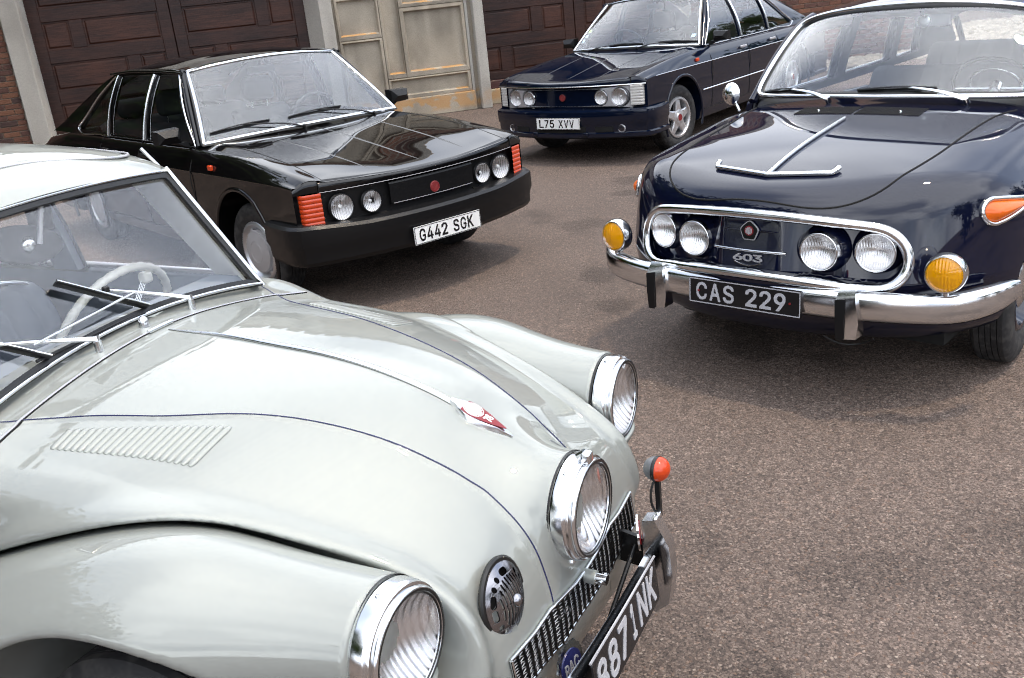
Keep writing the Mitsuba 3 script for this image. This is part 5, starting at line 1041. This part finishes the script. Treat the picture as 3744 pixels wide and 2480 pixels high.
    # inward direction per side, so that the band keeps its width along straight edges
    inw_ = np.vstack([np.tile([0, 0, 0.], (24, 1)) + unit((-.5, 0, .83)), np.tile([0, -1., 0], (12, 1)), np.tile([0, 0, 0.], (24, 1)) - unit((-.5, 0, .83)), np.tile([0, 1., 0], (12, 1))])
    for i_, s_ in ((23, -1), (36, -1), (59, 1), (0, 1)): inw_[i_] = inw_[i_] + [0, s_ * 1.0, 0]
    P('windscreen_seal', band(-.003, .021, .009), 'seal', 30); P('windscreen_trim', tube(edge + nn * .011 + inw_ * .002, .0048, 8, True, up=nn, ry=np.full(len(edge), .004)), 'chrome', 50)
    P('windscreen_trim', tube(ws(1 + 0 * np.linspace(0, 1, 9), np.linspace(-.02, 1.02, 9)) + [-.006, .014, .003], .0065, 8), 'chrome', 50)
    # roof
    xr = sm([-.915, -.95, -1.0, -1.15, -1.36, -1.66, -2.2, -2.75, -3.25, -3.7, -3.95]); zc = sm([1.418, 1.438, 1.459, 1.500, 1.524, 1.535, 1.50, 1.36, 1.10, .74, .45]); wr = sm([.455, .475, .50, .545, .575, .59, .58, .54, .47, .34, .2]); zd = sm([.028, .034, .045, .085, .125, .15, .16, .16, .16, .14, .1])
    yv = np.sin(np.linspace(-1, 1, 41) * np.pi / 2); rows = sm([np.stack([x - .02 * yv ** 2, yv * w_, z - d_ * (1 - (1 - np.abs(yv) ** 2.2) ** (1 / 2.0)) - .03 * yv ** 2], 1) for x, z, w_, d_ in zip(xr, zc, wr, zd)])
    R = PchipInterpolator(-xr, rows, axis=0)(np.linspace(.915, 3.95, 90)); P('roof', grid(R[:52]), 'silver_paint', 60); P('rear_window', grid(R[51:68]), 'glass', True); P('tail', grid(R[67:]), 'silver_paint', 60); P('headlining', grid(R[2:50] * [1, .97, 1] - [0, 0, .03], flip=True), 'headlining', 60)
    sp = spl([(-1.06, -.40), (-1.075, -.2), (-1.08, 0), (-1.06, .2), (-1.03, .34), (-1.06, .42), (-1.2, .455), (-1.6, .48), (-2.1, .48)], 60); Rp = R.reshape(-1, 3); zq = np.array([Rp[np.argmin((Rp[:, 0] - a) ** 2 + (Rp[:, 1] - b) ** 2), 2] for a, b in sp]); zq = gaussian_filter(zq, 3); P('roof_seam', tube(np.column_stack([sp, zq + .002]), .004, 6), 'silver_trim', 50); P('roof_seam', tube(np.column_stack([sp - [.008, 0], zq + .0005]), .003, 6), 'gap', 50)
    for s in (1, -1):
        t = np.linspace(0, 1, 12); W_ = ws(s + 0 * t, t) + np.outer(1 - 0 * t, [-.006, s * .004, 0]); Dr = np.column_stack([-.93 - .25 * t, s * (.60 - .05 * t), 1.015 + .33 * t]); mid = (W_ + Dr) / 2 + np.outer(1 - .4 * t, [.02, s * .028, 0])
        P('front_pillar', grid(np.stack([W_, mid, Dr], 0), flip=s > 0), 'silver_paint', 60); P('pillar_lining', grid(np.stack([W_ - [.012, s * .02, 0], mid - [.035, s * .035, 0], Dr - [.02, s * .035, 0]], 0), flip=s < 0), 'headlining', 60)
        # scuttle corner between bonnet and pillar; body side
        sec = [(.600, 1.015), (.635, .97), (.672, .88), (.70, .74), (.705, .55), (.685, .36), (.62, .31), (.0, .31)]; xb = [-.72, -1.0, -1.6, -2.4, -3.0, -3.5, -3.9]; sc = [.90, .98, 1, 1, .93, .75, .45]; zs = [1, 1, 1, 1, .97, .88, .72]
        xb = [-.745] + xb[1:]; P('body_side', grid(PchipInterpolator(np.arange(7), sm([[(x, s * y * q, .31 + (z - .31) * h_) for y, z in sec] for x, q, h_ in zip(xb, sc, zs)]), axis=0)(np.linspace(0, 6, 40)), flip=s < 0), 'silver_paint', 50)
        P('waist_rail', tube(np.array([(-.93, s * .600, 1.02), (-1.6, s * .612, 1.022), (-2.4, s * .60, 1.02)]), .013, 8), 'silver_trim', 50)
        P('scuttle_side', hull([(-.70, s * .40, 1.03), (-.70, s * .56, .96), (-.96, s * .595, 1.012), (-.96, s * .40, 1.01), (-.70, s * .40, .9), (-.96, s * .60, .9)]), 'silver_paint', 40)
        ins = lambda d: s * (.565 - d); P('door_panel', grid([[(-.98, ins(.0), 1.01), (-2.5, ins(.0), 1.01)], [(-.98, ins(.03), .90), (-2.5, ins(.03), .90)], [(-.98, ins(.02), .4), (-2.5, ins(.02), .4)]], flip=s > 0), 'lining_blue', 40)
        P('door_capping', rbox((-1.58, ins(-.04) - .02, .985), (-.98, ins(-.04) + .02, 1.017), .01), 'lining_blue', 50); P('door_trim_strip', tube(np.array([(-1.0, ins(.024), .93), (-1.58, ins(.024), .945)]), .004, 6), 'chrome', 50)
        P('door_handle', cat(cyl_between((-1.45, ins(.03), .80), (-1.45, ins(.06), .80), .012, 12), cyl_between((-1.45, ins(.055), .80), (-1.36, ins(.055), .80), .006, 10)), 'chrome', 40)
        t = np.linspace(0, 1, 10); PB = lambda x0: np.column_stack([x0 - .08 * t, s * (.600 - .05 * t + .012 * np.sin(np.pi * t)), 1.015 + .34 * t])
        P('centre_pillar', grid([PB(-1.60) - [0, s * .035, 0], PB(-1.60) + [0, s * .0, 0], PB(-1.72) + [0, 0, 0], PB(-1.72) - [0, s * .035, 0], PB(-1.60) - [0, s * .035, 0]]), 'lining_blue', 25)
        P('window_trim', tube(PB(-1.585) - [0, s * .01, 0], .007, 6), 'seal', 50); P('belt_reel', rbox((-1.74, ins(.05), 1.16), (-1.64, ins(-.0), 1.26), .02), 'black_plastic', 50); P('belt_buckle', rbox((-1.70, ins(.07), 1.05), (-1.68, ins(.05), 1.14), .006), 'chrome', 40)
        dg = [np.column_stack([-.955 - .24 * t, s * (.596 - .05 * t), 1.02 + .33 * t]), PB(-1.59)]; P('front_door_glass', grid(dg, flip=s < 0), 'glass', True)
        dg = [PB(-1.73), np.column_stack([-2.45 + .12 * t, s * (.592 - .05 * t), 1.02 + .32 * t])]; P('rear_door_glass', grid(dg, flip=s < 0), 'glass', True)
        P('roof_rail', tube(np.array([(-.96, s * .45, 1.375), (-1.18, s * .548, 1.352), (-1.6, s * .56, 1.365), (-2.3, s * .545, 1.345)]), .02, 8), 'silver_paint', 50)
        P('rear_pillar', hull([(-2.36, s * .545, 1.34), (-2.50, s * .60, 1.0), (-3.2, s * .55, .98), (-2.9, s * .45, 1.22), (-2.4, s * .50, 1.34), (-2.5, s * .5, 1.0)]), 'silver_paint', 40)
    P('signal_arm', cyl_between((-1.148, .552, 1.433), (-1.09, .555, 1.375), .0055, 10), 'chrome')
    P('floor', box((-2.5, -.55, .32), (-.80, .55, .38)), 'lining_blue'); P('bulkhead', box((-.80, -.52, .36), (-.77, .52, 1.0)), 'dash_black')
    P('dashboard', rbox((-.93, -.52, .90), (-.76, .52, 1.055), .04), 'lining_blue', 60); P('cabin_back', box((-2.6, -.55, .35), (-2.55, .55, .95)), 'lining_blue')
    st = bench(C, 'front_seat', fr, -1.66, -1.16, -.50, .50, .42, 1.005, 'seat_blue', .10, pleats=10, r=.06); part(st, 'grab_rail', tube(spl([(-1.72, .475, .90), (-1.735, .46, .985), (-1.735, .40, 1.015), (-1.735, 0, 1.02), (-1.735, -.45, 1.015)], 40), .008, 8), 'chrome', fr, 50)
    sw = holder(C, 'steering_wheel', 'cream steering wheel with a ribbed rim'); cw = sm((-1.192, .33, .916)); dn = unit((-.88, 0, .47)); part(sw, 'rim', ring(cw, dn, .218, .0135, 120, 12, wav=.0012, nw=34), 'cream', fr, True)
    hub = cw - dn * .05; part(sw, 'hub', cat(cyl_between(hub - dn * .02, hub + dn * .02, .035, 24), cyl_between(hub - dn * .3, hub, .018, 12)), 'cream', fr, 40); Bw = basis(dn)
    for a in (math.pi / 2 + .5, math.pi / 2 + .5 + 2.094, math.pi / 2 + .5 + 4.189):
        for o in (-.012, -.004, .004, .012):
            e = cw + Bw @ np.array([.20 * math.cos(a), .20 * math.sin(a), 0]); tt_ = Bw @ np.array([-math.sin(a), math.cos(a), 0]) * o; part(sw, 'spoke', cyl_between(hub + tt_, e + tt_, .0016, 6), 'chrome', fr)
        e0 = cw + Bw @ np.array([.185 * math.cos(a), .185 * math.sin(a), -.006]); part(sw, 'lug', rbox(e0 - .018, e0 + .018, .01), 'cream', fr, 50)
    mk = holder(C, 'interior_mirror'); mc = sm((-1.0, -.035, 1.292)); part(mk, 'shell', affine((vf(trimesh.creation.icosphere(3))[0] * [.13, .052, .014], vf(trimesh.creation.icosphere(3))[1]), basis((1, .15, .1), (.0, .25, 1)), mc), 'seat_dark', fr, True); part(mk, 'stem', cyl_between(mc + (.02, .03, -.005), (-.965, .02, 1.395), .007, 10), 'silver_trim', fr); part(mk, 'joint', affine(lathe([(.022, 0), (.020, .008), (.012, .014), (0, .016)], 20), basis((1, 0, 0)), mc + (.012, 0, 0)), 'chrome', fr, 40)
    # wipers: spindle, arm, blade and the link rod between them
    for y, a, b, el in ((.162, (-.795, -.134, 1.224), (-.712, .052, 1.104), (-.758, -.029, 1.171)), (-.154, (-.81, -.45, 1.215), (-.70, -.268, 1.088), (-.755, -.385, 1.155))):
        pv = sm((-.664, y, 1.076)); k = holder(C, 'wiper'); a, b, el = sm(a), sm(b), sm(el)
        part(k, 'spindle', cat(cyl_between(pv - (0, 0, .02), pv + (-.002, .001, .018), .010, 16), cyl_between(pv + (-.002, .001, .014), pv + (-.004, .003, .030), .0075, 16)), 'chrome', fr, 40)
        pt = pv + (-.003, .002, .022); part(k, 'arm', tube(np.array([pt, pt + (el - pt) * .25 + nn * .006, pt + (el - pt) * .6 + nn * .012, el + nn * .014]), [.007, .0065, .0045, .0035], 6, up=nn, ry=np.full(4, .003)), 'chrome', fr, 50)
        part(k, 'blade', tube(np.array([a + nn * .006, b + nn * .006]), .0028, 6, up=nn, ry=np.full(2, .012)), 'seal', fr); part(k, 'holder', tube(np.array([a + nn * .017, b + nn * .017]), .0055, 6), 'black_plastic', fr); part(k, 'edge', tube(np.array([a + nn * .022, b + nn * .022]), .0022, 6), 'chrome', fr); part(k, 'clip', rbox(el + nn * .016 - .008, el + nn * .016 + .008, .004), 'seal', fr, 40)
    P('wiper_link', tube(np.array([(-.704, .020, 1.158), (-.690, -.299, 1.138)]), .0032, 6), 'chrome', 50); P('wiper_rod', tube(np.array([(-.715, .03, 1.10), (-.70, -.30, 1.095)]), .004, 6), 'seal', 50)
    P('scuttle_nut', cat(lathe([(.014, 0), (.013, .012), (.012, .020), (.007, .028), (0, .030)], 20)), 'chrome', Frame(0, 0, 0) if False else 40) if False else part(C, 'scuttle_nut', move(lathe([(.014, 0), (.013, .012), (.012, .020), (.007, .028), (0, .030)], 20), (-.672, 0, 1.074)), 'chrome', fr, 40)
    P('bonnet_catch', tube(np.array([(-.617, -.040, 1.077), (-.619, .042, 1.078)]), .006, 8), 'chrome', 50)
    cs = spl([(-.60, .55), (-.615, .40), (-.625, .2), (-.628, 0), (-.625, -.2), (-.615, -.40), (-.60, -.55)], 60); P('bonnet_rear_seam', tube(np.column_stack([cs, drop(cs[:, 0], np.abs(cs[:, 1]), .001)]), .003, 6), 'silver_trim', 50); P('bonnet_rear_seam', tube(np.column_stack([cs + [.006, 0], drop(cs[:, 0] + .006, np.abs(cs[:, 1]), .0)]), .0025, 6), 'gap', 50)
    return C
CAR_D = car_87()
